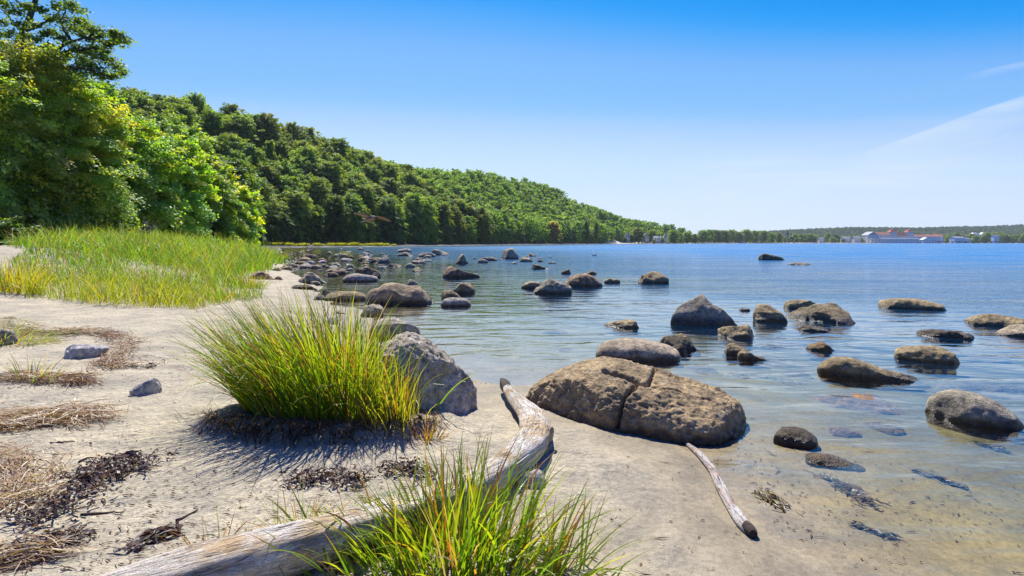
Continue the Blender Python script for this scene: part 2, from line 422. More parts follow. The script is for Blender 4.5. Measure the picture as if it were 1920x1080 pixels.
gl = nd(t, 'ShaderNodeBsdfGlossy', i={'Roughness': .035}); t.links.new(math_n(t, 'ADD', .03, math_n(t, 'MULTIPLY', ruff, .09)), gl.inputs['Roughness']); t.links.new(bp.outputs[0], gl.inputs['Normal'])
dv = math_n(t, 'MULTIPLY', ad.outputs['Fac'], -1.0)
comb = nd(t, 'ShaderNodeCombineColor')
for k, kk in enumerate((1.5, .50, .42)):
    t.links.new(math_n(t, 'POWER', 2.718, math_n(t, 'MULTIPLY', dv, kk)), comb.inputs[k])
tr = nd(t, 'ShaderNodeBsdfTransparent'); t.links.new(comb.outputs[0], tr.inputs[0])
body = nd(t, 'ShaderNodeBsdfDiffuse', i={'Color': (.008, .150, .37, 1)})
bf = math_n(t, 'SUBTRACT', 1.0, math_n(t, 'POWER', 2.718, math_n(t, 'MULTIPLY', math_n(t, 'MINIMUM', math_n(t, 'ADD', dv, .10), 0.0), 2.2)))
ms = nd(t, 'ShaderNodeMixShader'); t.links.new(bf, ms.inputs[0]); t.links.new(tr.outputs[0], ms.inputs[1]); t.links.new(body.outputs[0], ms.inputs[2])
m2 = nd(t, 'ShaderNodeMixShader'); gust = math_n(t, 'SUBTRACT', noise_n(t, gm.outputs[0], .5, 5, .62, .4), .5)
lim = math_n(t, 'SUBTRACT', .95, math_n(t, 'MULTIPLY', ruff, math_n(t, 'ADD', .34, math_n(t, 'MULTIPLY', gust, 1.7))))
t.links.new(math_n(t, 'MINIMUM', math_n(t, 'MULTIPLY', fr.outputs[0], math_n(t, 'ADD', 1.0, math_n(t, 'MULTIPLY', ramp(t, fr.outputs[0], .06, .25), .85)), clamp=True), lim), m2.inputs[0]); t.links.new(ms.outputs[0], m2.inputs[1]); t.links.new(gl.outputs[0], m2.inputs[2])
t.links.new(m2.outputs[0], out.inputs[0])
water = ob('water', w_me, m); tag(water, kind='structure')
# ================================================================== stones
_ico = {}
def ico(level):
    if level not in _ico:
        bm = bmesh.new(); bmesh.ops.create_icosphere(bm, subdivisions=level, radius=1.0)
        v = np.array([x.co[:] for x in bm.verts]); f = np.array([[x.index for x in p.verts] for p in bm.faces]); bm.free()
        _ico[level] = (v, f)
    return _ico[level]
PROF = {'dome': [(0, 0), (.06, .42), (.2, .78), (.35, .95), (.5, 1), (.65, .96), (.8, .8), (.94, .42), (1, 0)],
        'flat': [(0, 0), (.04, .5), (.14, .85), (.3, .98), (.5, 1), (.75, .95), (.9, .72), (.97, .4), (1, 0)],
        'left': [(0, 0), (.04, .55), (.12, .9), (.22, 1), (.38, .92), (.55, .74), (.75, .5), (.92, .26), (1, 0)],
        'right': [(0, 0), (.08, .28), (.25, .52), (.45, .76), (.62, .95), (.74, 1), (.86, .84), (.96, .48), (1, 0)],
        'peak': [(0, 0), (.1, .3), (.25, .6), (.42, .96), (.52, 1), (.62, .9), (.8, .55), (.92, .3), (1, 0)],
        'square': [(0, 0), (.03, .6), (.1, .9), (.25, 1), (.6, .97), (.85, .88), (.96, .6), (1, 0)]}
def rock_mesh(w, dp, h, prof='dome', seed=0, level=5, rough=.05, cuts=3, sink=.5, boxy=.85, cutdepth=.88):
    v0, f = ico(level); rng = np.random.default_rng(seed); n = v0.copy()
    pr = np.array(PROF[prof] if isinstance(prof, str) else prof, float)
    # facets: push what lies beyond a few planes back onto them
    for k in range(cuts):
        c = rng.normal(size=3); c[2] = abs(c[2]) * .9 + .05; c /= np.linalg.norm(c); o = rng.uniform(cutdepth - .20, cutdepth + .02) if cuts < 5 else rng.uniform(.56, .86)
        dd = n @ c - o; n = n - np.where(dd > 0, dd * .93, 0)[:, None] * c
    nn = n + .22 * rough / .05 * .25 * np.stack([fbm(v0 * 1.3 + seed, 3 + k, 2) for k in range(3)], 1) * .35
    xx = np.clip(v0[:, 0], -1, 1); rad = np.sqrt(np.maximum(1 - xx * xx, 1e-4))
    u = (xx + 1) / 2
    # smooth interpolation of the profile
    uu = np.linspace(0, 1, 201); pp = np.interp(uu, pr[:, 0], pr[:, 1]); ker = np.hanning(15); ker /= ker.sum()
    pp = np.convolve(np.pad(pp, 7, mode='edge'), ker, 'valid'); ed = np.minimum(1, np.minimum(uu, 1 - uu) / .03); pp = pp * np.sqrt(ed)
    P_ = np.interp(u, uu, pp)
    base = np.where(np.abs(n) < 1e-9, 1e-9, n)
    ny, nz = nn[:, 1] / rad, nn[:, 2] / rad
    lim = np.maximum(1, np.hypot(ny, nz)); ny, nz = ny / lim * np.minimum(lim, 1.08), nz / lim * np.minimum(lim, 1.08)
    Y = np.sign(ny) * np.abs(ny) ** boxy * np.minimum(1, P_ ** .55 if True else P_)
    Z = np.sign(nz) * np.abs(nz) ** boxy
    X = nn[:, 0]
    v = np.stack([X * w / 2, Y * dp / 2, np.where(Z > 0, Z * h * P_, Z * h * sink * np.minimum(1, P_ ** .5))], 1)
    s = max(min(w, dp), h * .8)
    nrm = v0 / np.linalg.norm(v0, axis=1)[:, None]
    amp = rough * s
    disp = fbm(v / s * 2.2 + seed * 3.1, seed, 5, .52) * amp + .35 * amp * (1 - 2 * np.abs(vnoise(v / s * 4.5 + seed, seed + 5)))
    v = v + nrm * disp[:, None]
    return v, f
def rock_mat(name, fine=1.0):
    m, t, out = new_mat(name)
    oi = nd(t, 'ShaderNodeObjectInfo'); tc = nd(t, 'ShaderNodeTexCoord'); O = tc.outputs['Object']; g = nd(t, 'ShaderNodeNewGeometry')
    big = noise_n(t, O, 3.2 * fine, 6, .62, .4); mid = noise_n(t, O, 17 * fine, 6, .7); spk = noise_n(t, O, 75 * fine, 4, .75)
    c = oi.outputs['Color']
    c = mix_c(t, ramp(t, big, .35, .68), mix_c(t, 1.0, c, (.62, .60, .58), 'MULTIPLY'), mix_c(t, 1.0, c, (1.25, 1.2, 1.14), 'MULTIPLY'))
    c = mix_c(t, ramp(t, mid, .30, .72), mix_c(t, 1.0, c, (.50, .48, .46), 'MULTIPLY'), mix_c(t, 1.0, c, (1.4, 1.38, 1.34), 'MULTIPLY'))
    c = mix_c(t, ramp(t, spk, .56, .72), c, mix_c(t, 1.0, c, (1.75, 1.72, 1.68), 'MULTIPLY'))
    c = mix_c(t, ramp(t, spk, .44, .30), c, mix_c(t, 1.0, c, (.38, .36, .35), 'MULTIPLY'))
    lich = math_n(t, 'MULTIPLY', ramp(t, noise_n(t, O, 6.5 * fine, 5, .7, .8), .58, .66), ramp(t, mid, .38, .60))
    c = mix_c(t, math_n(t, 'MULTIPLY', lich, .55), c, (.42, .40, .34))
    sp = nd(t, 'ShaderNodeSeparateXYZ'); t.links.new(g.outputs['Position'], sp.inputs[0])
    # tide line: algae stained and wet just above the water
    zz = math_n(t, 'SUBTRACT', sp.outputs[2], math_n(t, 'MULTIPLY', math_n(t, 'SUBTRACT', noise_n(t, O, 5, 5, .6), .5), .10))
    zz = math_n(t, 'DIVIDE', zz, math_n(t, 'ADD', oi.outputs['Alpha'], .001))
    wet = math_n(t, 'SUBTRACT', 1.0, ramp(t, zz, .035, .125))
    wet = math_n(t, 'MULTIPLY', wet, math_n(t, 'GREATER_THAN', oi.outputs['Alpha'], .01))
    c = mix_c(t, math_n(t, 'MULTIPLY', wet, .86), c, mix_c(t, ramp(t, mid, .3, .7), (.020, .014, .007), (.075, .048, .018)))
    p = nd(t, 'ShaderNodeBsdfPrincipled', i={'Specular IOR Level': .4}); t.links.new(c, p.inputs['Base Color'])
    t.links.new(math_n(t, 'SUBTRACT', .82, math_n(t, 'MULTIPLY', wet, .50)), p.inputs['Roughness'])
    hgt = math_n(t, 'ADD', math_n(t, 'MULTIPLY', mid, .035 / fine), math_n(t, 'MULTIPLY', spk, .008 / fine))
    hgt = math_n(t, 'ADD', hgt, math_n(t, 'MULTIPLY', noise_n(t, O, 38 * fine, 4, .7), .012 / fine))
    bp = nd(t, 'ShaderNodeBump', i={'Strength': .9, 'Distance': 1.0}); t.links.new(hgt, bp.inputs['Height']); t.links.new(bp.outputs[0], p.inputs['Normal'])
    t.links.new(p.outputs[0], out.inputs[0]); return m
M_ROCK = rock_mat('weathered granite'); M_ROCKF = rock_mat('weathered granite, far stones', .45)
TONE = {'brown': (.33, .255, .125), 'grey': (.35, .315, .225), 'pink': (.37, .285, .165), 'dark': (.22, .172, .090), 'tan': (.40, .33, .225), 'pale': (.38, .345, .29),
        'white': (.50, .49, .47), 'red': (.33, .22, .125), 'wetdark': (.085, .065, .035), 'rust': (.24, .14, .045)}
N_ROCK = [0]
def put_rock(x0, x1, yt, yb, prof, tone, label, ratio=.8, rough=.05, cuts=6, z=0.0, level=None, seed=None, cat='stone', group=None, wetk=1.0, boxy=.80, sub=0.0, name='boulder', tilt=0.0):
    """a stone whose waterline (or ground line) front is at photo row yb and whose crest is at row yt"""
    N_ROCK[0] += 1; seed = seed if seed is not None else 100 + N_ROCK[0] * 7
    X, D = px2w((x0 + x1) / 2, yb, z)
    w = (x1 - x0) * D / F; dp = w * ratio
    Dc = D + dp * .40
    w = (x1 - x0) * Dc / F; X = ((x0 + x1) / 2 - 960) * Dc / F
    h = max(H - (yt - YH) * Dc / F - z, .03)
    if level is None: level = 5 if w / Dc * F > 45 else 4 if w / Dc * F > 18 else 3
    v, f = rock_mesh(w, dp, h, prof, seed, level, rough, cuts, sink=max(.5, .12 / h), boxy=boxy)
    me = mesh_np(name, v, None, f, smooth=True)
    o = ob(name, me, M_ROCK if Dc < 14 else M_ROCKF, loc=(X, Dc, z - sub), rot=(0, tilt, -math.atan2(X, Dc)))
    o.color = (*TONE[tone], wetk * min(2.2, max(.6, h * 3.0)))
    tag(o, label, cat, group)
    return o

# the big cracked boulder at the water's edge
def cracked_boulder():
    cx, cy, ang = 1.055, 5.20, R(-33)
    prof = [(0, 0), (.03, .38), (.10, .62), (.22, .84), (.36, .98), (.48, 1.0), (.60, .93), (.74, .80), (.86, .68), (.95, .52), (.985, .36), (1, 0)]
    v, f = rock_mesh(1.93, 1.28, .432, prof, 5, 7, .020, 1, sink=.35, boxy=.88, cutdepth=.95)
    c, s_ = math.cos(ang), math.sin(ang)
    wv = np.stack([cx + v[:, 0] * c - v[:, 1] * s_, cy + v[:, 0] * s_ + v[:, 1] * c, v[:, 2] + .0], 1)
    me0 = mesh_np('tmp', wv, None, f, smooth=True); nr = np.empty(len(wv) * 3, np.float32); me0.vertices.foreach_get('normal', nr); nr = nr.reshape(-1, 3); bpy.data.meshes.remove(me0)
    px = 960 + wv[:, 0] / wv[:, 1] * F; py = YH + (H - wv[:, 2]) / wv[:, 1] * F
    front = ((nr * (np.array([0, 0, H]) - wv)).sum(1) > -.02)
    def near_line(pts):
        d = np.full(len(px), 1e9)
        for (ax, ay), (bx, by) in zip(pts[:-1], pts[1:]):
            t = np.clip(((px - ax) * (bx - ax) + (py - ay) * (by - ay)) / ((bx - ax) ** 2 + (by - ay) ** 2), 0, 1)
            d = np.minimum(d, np.hypot(px - ax - t * (bx - ax), py - ay - t * (by - ay)))
        return d
    j = 4 * fbm(wv * 9, 77, 3)
    c1 = near_line([(1234, 668), (1229, 690), (1219, 712), (1214, 722), (1196, 719), (1170, 748), (1163, 775), (1158, 800)]) + .4 * j
    c2 = near_line([(1214, 722), (1250, 726), (1290, 736), (1325, 745), (1362, 757)]) + .4 * j
    c3 = near_line([(1132, 696), (1160, 705), (1185, 712), (1210, 722)]) + .4 * j
    # slabs right of the break sit a little lower
    br = (px > np.interp(py, [640, 690, 722, 760, 810], [1236, 1229, 1212, 1166, 1157])) & front
    top = sstep(.08, .30, wv[:, 2])
    dn = np.zeros(len(px)); dn += np.where(br & (py < np.interp(px, [1160, 1214, 1290, 1362, 1400], [722, 722, 736, 757, 775])), .030, 0) * top
    dn += .065 * np.exp(-(c1 / 2.6) ** 2) * front + .062 * np.exp(-(c2 / 2.6) ** 2) * front * sstep(1400, 1330, px) + .06 * np.exp(-(c3 / 2.8) ** 2) * front
    fine = .010 * fbm(wv * 26, 91, 3, .6) + .006 * np.abs(fbm(wv * np.array([30, 30, 60]), 92, 2))
    wv = wv - nr * dn[:, None] + nr * fine[:, None]
    me = mesh_np('boulder', wv - np.array([cx, cy, 0]), None, f, smooth=True)
    o = ob('boulder', me, M_ROCK, loc=(cx, cy, 0)); o.color = (.37, .275, .145, .9)
    tag(o, 'big brown cracked boulder at the water edge beside the driftwood log, split by dark cracks', 'boulder')
cracked_boulder()
# grey boulder behind the grass clump
def grey_boulder():
    prof = [(0, 0), (.05, .50), (.16, .86), (.30, .98), (.44, 1.0), (.58, .88), (.72, .72), (.86, .54), (.95, .38), (.985, .25), (1, 0)]
    v, f = rock_mesh(1.02, .82, .70, prof, 12, 7, .030, 3, sink=.35, boxy=.78)
    v = v + (v / np.linalg.norm(v, axis=1)[:, None]) * (.012 * fbm(v * 22, 8, 3, .6) + .010 * np.abs(fbm(v * 12, 9, 3)))[:, None]
    o = ob('boulder', mesh_np('boulder', v, None, f, smooth=True), M_ROCK, loc=(-.80, 5.02, .03), rot=(0, 0, R(4)))
    o.color = (.44, .395, .315, 0.12)
    tag(o, 'rough pale grey granite boulder standing on the sand behind the big grass clump', 'boulder')
grey_boulder()

put_rock(1255, 1379, 547, 611, [(0, 0), (.02, .35), (.10, .60), (.24, .88), (.36, 1), (.5, .99), (.62, .86), (.76, .66), (.88, .60), (.97, .40), (1, 0)], 'grey', 'tall angular dark boulder with a pale top, largest one beyond the cracked boulder', .8, .035, 9, seed=31, boxy=.72)
put_rock(1345, 1421, 605, 634, 'flat', 'brown', 'small rounded brown stone just in front of the tall angular boulder', .8, seed=32)
put_rock(1225, 1314, 622, 655, [(0, 0), (.05, .55), (.15, .82), (.35, 1), (.6, .98), (.8, .85), (.94, .6), (1, 0)], 'dark', 'dark rounded stone touching the far end of the long flat tan stone', .7, seed=33)
put_rock(1248, 1288, 644, 661, 'right', 'wetdark', 'little wet stone wedged between the flat tan stone and its dark neighbour', .6, seed=34)
put_rock(1118, 1275, 637, 675, [(0, 0), (.03, .45), (.09, .80), (.2, .98), (.4, 1), (.65, .90), (.85, .70), (.96, .42), (1, 0)], 'tan', 'long flat tan stone lying right behind the big cracked boulder', .62, .018, 1, seed=35)
put_rock(1352, 1408, 642, 666, 'left', 'brown', 'low wet stone, rear one of two small lumps awash behind the cracked boulder', .6, seed=36)
put_rock(1384, 1437, 656, 675, 'left', 'brown', 'low wet stone, front one of two small lumps awash behind the cracked boulder', .6, seed=37)
put_rock(1130, 1211, 599, 615, 'right', 'brown', 'barely emerging flat wet stone alone in the pale calm water', .7, seed=38)
put_rock(1400, 1479, 571, 604, [(0, 0), (.04, .4), (.14, .85), (.3, 1), (.5, .92), (.7, .72), (.9, .5), (1, 0)], 'brown', 'brown stone with dark foot, left neighbour of the broad dark boulder', .7, seed=39)
put_rock(1476, 1599, 564, 604, [(0, 0), (.06, .25), (.25, .55), (.45, .82), (.62, .97), (.73, 1), (.83, .78), (.93, .56), (.98, .3), (1, 0)], 'dark', 'broad dark boulder with crest to the right, next to the brown stone with dark foot', .7, .05, 8, seed=40)
put_rock(1469, 1532, 564, 580, 'flat', 'brown', 'flat brown stone peeping out behind the broad dark boulder', .7, seed=41)
put_rock(1386, 1406, 576, 583, 'dome', 'dark', 'tiny dark stone in the gap right of the tall angular boulder', .7)
put_rock(1494, 1553, 611, 622, 'flat', 'wetdark', 'low wet dark stone in front of the broad dark boulder', .6)
put_rock(1516, 1561, 637, 658, 'dome', 'rust', 'small round rusty wet stone standing alone on a pale submerged slab', .9)
put_rock(1688, 1785, 646, 681, [(0, 0), (.04, .5), (.15, .8), (.35, 1), (.55, .96), (.75, .8), (.92, .55), (1, 0)], 'brown', 'rounded brown stone with a creased dark face, nearer than the low dark flat one', .75, .05, 4, seed=45)
put_rock(1724, 1815, 619, 634, 'flat', 'wetdark', 'low dark flat stone hardly rising from the water, off the right shallows', .6, seed=46)
put_rock(1655, 1763, 556, 581, [(0, 0), (.04, .5), (.15, .85), (.3, 1), (.55, .88), (.8, .6), (.95, .35), (1, 0)], 'brown', 'long smooth brown stone far out, beyond the low dark flat one', .55, .03, 2, seed=47)
put_rock(1811, 1913, 588, 613, 'flat', 'brown', 'wide low brown stone far out, just behind the tan one cut by the frame', .6, seed=48)
put_rock(1878, 1960, 607, 634, 'dome', 'tan', 'tan stone cut by the right edge of the frame', .7, seed=49)
put_rock(1545, 1718, 674, 711, [(0, 0), (.03, .5), (.12, .85), (.25, 1), (.38, .92), (.5, .72), (.7, .45), (.88, .25), (1, 0)], 'brown', 'elongated brown stone whose ridge tapers down to the right into the water', .42, .05, 3, seed=50)
put_rock(1750, 1892, 738, 797, [(0, 0), (.05, .45), (.18, .80), (.36, 1), (.5, .98), (.68, .80), (.82, .55), (.93, .32), (1, 0)], 'grey', 'domed boulder with pale grey top and brown wet sides, nearest one on the right', .75, .035, 3, seed=51)
put_rock(1448, 1530, 803, 834, 'dome', 'wetdark', 'dark wet stone with a glossy olive top, right of the cracked boulder', .8, .04, 2, seed=52, wetk=1.0)
put_rock(1514, 1612, 846, 874, 'left', 'rust', 'glossy orange brown stone washed over by water, nearest stone in the right shallows', .7, .04, 2, seed=53, sub=.03)
put_rock(1425, 1474, 475, 488, [(0, 0), (.04, .7), (.15, .95), (.3, 1), (.5, .8), (.7, .5), (.9, .25), (1, 0)], 'dark', 'lone dark boulder far out in the open bay', .6)
put_rock(1480, 1527, 493, 497, 'flat', 'dark', 'thin dark reef stone just breaking the surface beyond the lone far boulder', .5)
put_rock(1190, 1254, 509, 532, 'dome', 'brown', 'domed brown boulder standing alone midway in the bay', .75, seed=56)
put_rock(1133, 1163, 522, 531, 'flat', 'brown', 'small low stone between the lone domed boulder and the pinkish angular one', .7)
put_rock(1054, 1128, 511, 538, [(0, 0), (.05, .5), (.2, .85), (.35, 1), (.6, .97), (.8, .6), (.93, .3), (1, 0)], 'red', 'pinkish dark boulder with flat crest behind the dark wedge boulder', .7, .05, 4, seed=58)
put_rock(1094, 1119, 507, 515, 'dome', 'dark', 'small dark stone peeping out behind the pinkish dark boulder', .7)
put_rock(1000, 1075, 523, 551, [(0, 0), (.08, .35), (.25, .75), (.42, 1), (.6, .95), (.8, .75), (.95, .5), (1, 0)], 'grey', 'dark wedge boulder with a pale upper edge in front of the pinkish one', .6, .04, 4, seed=60)
put_rock(978, 1018, 522, 541, 'dome', 'pink', 'rounded pinkish stone leaning on the left of the dark wedge boulder', .8)
put_rock(1052, 1073, 505, 514, 'dome', 'dark', 'small black stone beyond the pinkish dark boulder, apart to the left', .8)
put_rock(993, 1026, 495, 505, 'left', 'dark', 'small pointed brown stone in the blue water between gull rocks and wedge boulder', .7)
put_rock(937, 973, 461, 486, [(0, 0), (.04, .55), (.2, .88), (.42, 1), (.6, .95), (.8, .65), (.95, .35), (1, 0)], 'grey', 'tall pale topped boulder among the gulls at the far end of the rock field', .8, seed=64)
put_rock(902, 934, 479, 489, 'dome', 'dark', 'dark humped stone beside the gulls, left of the tall pale topped boulder', .7)
put_rock(894, 916, 486, 493, 'flat', 'pink', 'low pinkish stone nearest the gulls, left of the dark humped one', .7)
put_rock(974, 998, 480, 488, 'dome', 'brown', 'brown stone just right of the tall pale topped boulder', .7)
put_rock(972, 1000, 485, 491, 'flat', 'tan', 'tan shelf stone in front of the brown one right of the tall pale topped boulder', .6)
put_rock(988, 1008, 474, 481, 'left', 'brown', 'far brown stone with a resting bird at its end', .6)
put_rock(1007, 1020, 485, 491, 'left', 'dark', 'tiny black stone that carries a standing white gull', .8)
put_rock(1028, 1043, 490, 494, 'flat', 'tan', 'tiny flat tan stone alone on the blue water right of the gull rocks', .7)
put_rock(851, 881, 475, 495, [(0, 0), (.06, .4), (.2, .75), (.38, 1), (.55, .96), (.75, .68), (.92, .35), (1, 0)], 'pink', 'upright brown egg shaped boulder behind the long dark wedge', .8, seed=71)
put_rock(818, 900, 497, 521, [(0, 0), (.03, .7), (.1, .98), (.2, 1), (.5, .8), (.75, .55), (.92, .35), (1, 0)], 'red', 'long dark reddish wedge boulder sloping down to the right', .45, .05, 5, seed=72, boxy=.7)
put_rock(806, 842, 466, 479, 'left', 'grey', 'dark wedge stone with light top, furthest of the trio beyond the egg shaped boulder', .7)
put_rock(780, 817, 473, 482, 'dome', 'tan', 'tan rounded stone just left of the dark light topped wedge', .7)
put_rock(744, 776, 467, 473, 'flat', 'tan', 'far thin tan stone resting on top of the far shore shallows', .6)
put_rock(745, 776, 472, 480, 'dome', 'dark', 'far dark stone directly below the thin tan one', .7)
put_rock(768, 799, 488, 494, 'flat', 'tan', 'flat sandy coloured stone with a sprig of grass at its left', .6)
put_rock(688, 815, 530, 571, [(0, 0), (.02, .45), (.08, .68), (.18, .80), (.26, .98), (.34, 1), (.46, .92), (.58, .82), (.70, .90), (.80, 1), (.88, .86), (.96, .52), (1, 0)], 'pink', 'big two humped boulder with a saddle, largest in the rock field beyond the grass clump', .55, .035, 4, seed=80, boxy=.72)
put_rock(755, 786, 524, 537, 'dome', 'grey', 'round grey stone peeping over the saddle of the two humped boulder', .8)
put_rock(826, 869, 541, 562, [(0, 0), (.03, .7), (.15, 1), (.4, .95), (.7, .6), (1, 0)], 'dark', 'dark steep sided stone rising behind the flat tan topped one', .7, .05, 4)
put_rock(845, 891, 529, 550, 'dome', 'brown', 'rounded brown stone, rearmost of three right of the two humped boulder', .8)
put_rock(826, 884, 558, 574, 'flat', 'pale', 'flat tan topped stone, front one of three right of the two humped boulder', .6, .015, 1)
put_rock(661, 713, 499, 521, 'dome', 'dark', 'dark rounded stone leaning over the wide pale slab', .8)
put_rock(643, 709, 513, 528, 'flat', 'pale', 'wide flat pale slab stone in brown water', .6, .02, 1)
put_rock(555, 611, 510, 532, [(0, 0), (.04, .5), (.2, .85), (.4, 1), (.6, .85), (.85, .55), (1, 0)], 'grey', 'rounded grey stone at the sandy bank, largest one on the near shoreline', .8)
put_rock(580, 601, 526, 534, 'dome', 'tan', 'small tan stone tucked under the rounded grey bank stone', .8)
put_rock(609, 687, 546, 564, 'flat', 'brown', 'long low smooth brown stone left of the two humped boulder', .55, .02, 1, seed=88)
put_rock(591, 627, 541, 558, 'dome', 'pink', 'tan lump stone partly behind the long low smooth one', .8)
put_rock(587, 612, 554, 564, 'flat', 'pale', 'small pale stone at the wet sand tip beside the long low smooth one', .7)
put_rock(544, 598, 533, 545, 'flat', 'wetdark', 'dark mossy low stone on the wet sand below the rounded grey bank stone', .5)
put_rock(675, 719, 567, 595, 'square', 'grey', 'round dark grey stone in front of the two humped boulder', .8, seed=92)
put_rock(606, 640, 591, 613, 'peak', 'white', 'whitish triangular stone seen through the grass clump', .8)
put_rock(623, 649, 582, 591, 'dome', 'dark', 'small black stone between the grass clump and round dark grey stone', .8)
put_rock(693, 785, 588, 637, [(0, 0), (.04, .4), (.15, .72), (.32, 1), (.5, .96), (.7, .80), (.9, .55), (.97, .4), (1, 0)], 'pale', 'tan grey facetted boulder in the water half hidden by the grass clump', .8, .04, 5, seed=95)
put_rock(465, 514, 506, 527, [(0, 0), (.04, .5), (.15, .85), (.3, 1), (.5, .95), (.75, .6), (1, 0)], 'red', 'reddish brown stone on the sand at the edge of the marsh grass', .8, z=.14, wetk=0)
put_rock(509, 530, 518, 526, 'dome', 'red', 'little reddish stone on the sand just right of the larger reddish one', .8, z=.10, wetk=0)
put_rock(507, 532, 499, 511, 'dome', 'pink', 'pair stone nearest the marsh grass on the cobble bank, left one', .8, z=.05)
put_rock(526, 549, 497, 508, 'dome', 'brown', 'pair stone on the cobble bank, right one touching its left twin', .8, z=.02)
put_rock(560, 589, 480, 491, 'dome', 'red', 'dark reddish stone among the far cobbles at the bay bend', .8)
put_rock(576, 596, 477, 483, 'flat', 'dark', 'dark flat stone behind the reddish one at the bay bend', .7)
put_rock(634, 662, 484, 490, 'flat', 'pale', 'pale flat stone in the middle of the brown inlet beyond the slab', .7)
put_rock(619, 642, 491, 499, 'dome', 'grey', 'grey stone in the brown inlet, just nearer than the pale flat one', .7)
put_rock(667, 692, 481, 489, 'dome', 'brown', 'brown stone, left one of a line of three in the blue inlet', .7)
put_rock(689, 710, 484, 492, 'right', 'dark', 'dark stone, middle one of a line of three in the blue inlet', .7)
put_rock(704, 731, 481, 493, 'right', 'grey', 'peaked grey stone, right one of a line of three in the blue inlet', .7)
put_rock(728, 757, 493, 499, 'left', 'dark', 'low black stone in the blue inlet nearer than the line of three', .6)
put_rock(609, 634, 510, 518, 'dome', 'dark', 'two part dark stone between the grey bank stone and the wide slab', .8)
# stones on dry sand
put_rock(960, 1025, 880, 916, [(0, 0), (.05, .5), (.2, .85), (.45, .95), (.7, 1), (.9, .7), (1, 0)], 'white', 'small pale grey stone lying in the shadow of the driftwood log', .7, .03, 3, z=.075, wetk=0)
put_rock(248, 300, 710, 733, 'right', 'white', 'small white and grey broken stone alone on the sand', .6, .04, 5, z=.20, wetk=0)
put_rock(128, 198, 644, 660, 'left', 'white', 'pale speckled stone half wrapped by brown dry grass on the sand', .6, .05, 3, z=.26, wetk=0)
put_rock(-22, 27, 617, 641, 'dome', 'grey', 'grey stone in the flattened grass cut by the left edge of the frame', .7, .05, 3, z=.29, wetk=0)
put_rock(228, 262, 462, 472, 'flat', 'pale', 'pale boulder showing through the middle of the marsh grass', .7, z=.62, wetk=0)
put_rock(55, 78, 536, 551, 'dome', 'pale', 'pale stone at the front left corner of the marsh grass', .8, z=.35, wetk=0)
# submerged stones (under the surface)
def under_rock(px, py, w, dp, h, top, rz, tone, label, seed, prof='flat', tilt=(0, 0), group=None):
    X, D = px2w(px, py, -.05)
    v, f = rock_mesh(w, dp, h, prof, seed, 5, .04, 4)
    o = ob('boulder', mesh_np('boulder', v, None, f, smooth=True), M_ROCK, loc=(X, D, top - h), rot=(tilt[0], tilt[1], rz)); o.color = (*[c * k_ for c, k_ in zip(TONE[tone], (.95, .80, .62))], 0)
    tag(o, label, 'stone', group)
under_rock(1592, 752, 1.02, .62, .14, -.004, R(-16), 'red', 'triangular reddish slab lying under water below the tapering stone', 201, [(0, 0), (.06, .5), (.3, .8), (.6, 1), (.8, .95), (.95, .6), (1, 0)])
under_rock(1870, 722, 1.25, .7, .16, -.035, R(-12), 'pink', 'large pinkish slab lying under water at the right edge', 202)
under_rock(1540, 905, .80, .22, .06, -.02, R(-52), 'dark', 'long brown weedy slab lying under water below the glossy orange stone', 203)
under_rock(1545, 652, .95, .55, .15, -.02, R(-6), 'pink', 'pale submerged slab under the small round rusty stone', 204)
under_rock(1440, 672, 1.0, .38, .14, -.02, R(-14), 'pink', 'long submerged ledge under the two low wet lumps', 205)
under_rock(1480, 640, 1.1, .5, .14, -.03, R(-4), 'pink', 'submerged ledge in front of the broad dark boulder foot', 206)
under_rock(1910, 815, .35, .22, .08, -.02, R(10), 'dark', 'small submerged stone at the right edge below the domed boulder', 207)
under_rock(1425, 790, .25, .2, .06, -.03, R(10), 'grey', 'small grey submerged stone in the shade right of the cracked boulder', 208)
# cobbles along the shore: nothing tells these apart
rng = np.random.default_rng(7)
protos = []
for k in range(7):
    v, f = rock_mesh(1, rng.uniform(.6, .9), rng.uniform(.35, .6), ['dome', 'flat', 'peak', 'square'][k % 4], 300 + k, 3, .07, 3, sink=.7); me = mesh_np('cobble', v, None, f, smooth=True); me.materials.append(M_ROCKF); protos.append(me)
def cobble(px, py, wpx, tone, label, group, sunk=.15):
    X, D, z = on_ground(px, py); z = max(z, -.03)
    s = wpx * D / F
    o = ob('cobble', protos[rng.integers(len(protos))], loc=(X, D, z - s * sunk * rng.random()), rot=(0, 0, rng.uniform(0, 6.28)), scale=(s, s, s * rng.uniform(.6, 1.0)))
    o.color = (*[c * rng.uniform(.75, 1.2) for c in TONE[tone]], .8 if z < .06 else 0); tag(o, label, 'cobble', group)
tones = ['grey', 'pale', 'white', 'brown', 'pink', 'dark', 'pale']
bank = [(510, 503), (520, 490), (505, 478), (520, 472), (545, 467), (600, 466), (560, 478), (565, 492), (590, 500), (560, 512), (540, 505)]
for k in range(105):
    while True:
        a, b = rng.uniform(495, 615), rng.uniform(466, 512)
        if in_poly(np.array([a]), np.array([b]), bank)[0]: break
    cobble(a, b, rng.uniform(3, 9) * (.6 + (b - 466) / 60), tones[rng.integers(7)], 'small cobble in the bank of cobbles between marsh grass and inlet', 'cobbles on the near bank')
for k in range(90):
    a = 485 + 590 * rng.random() ** 1.25; yy = np.interp(a, [485, 560, 740, 900, 1075], [463.5, 463.6, 462.2, 460, 458.4])
    cobble(a, yy + rng.uniform(-1.0, .5), rng.uniform(2.0, 4.5), tones[rng.integers(7)], 'small pale stone on the far waterline below the forest', 'stones along the far waterline', .3)
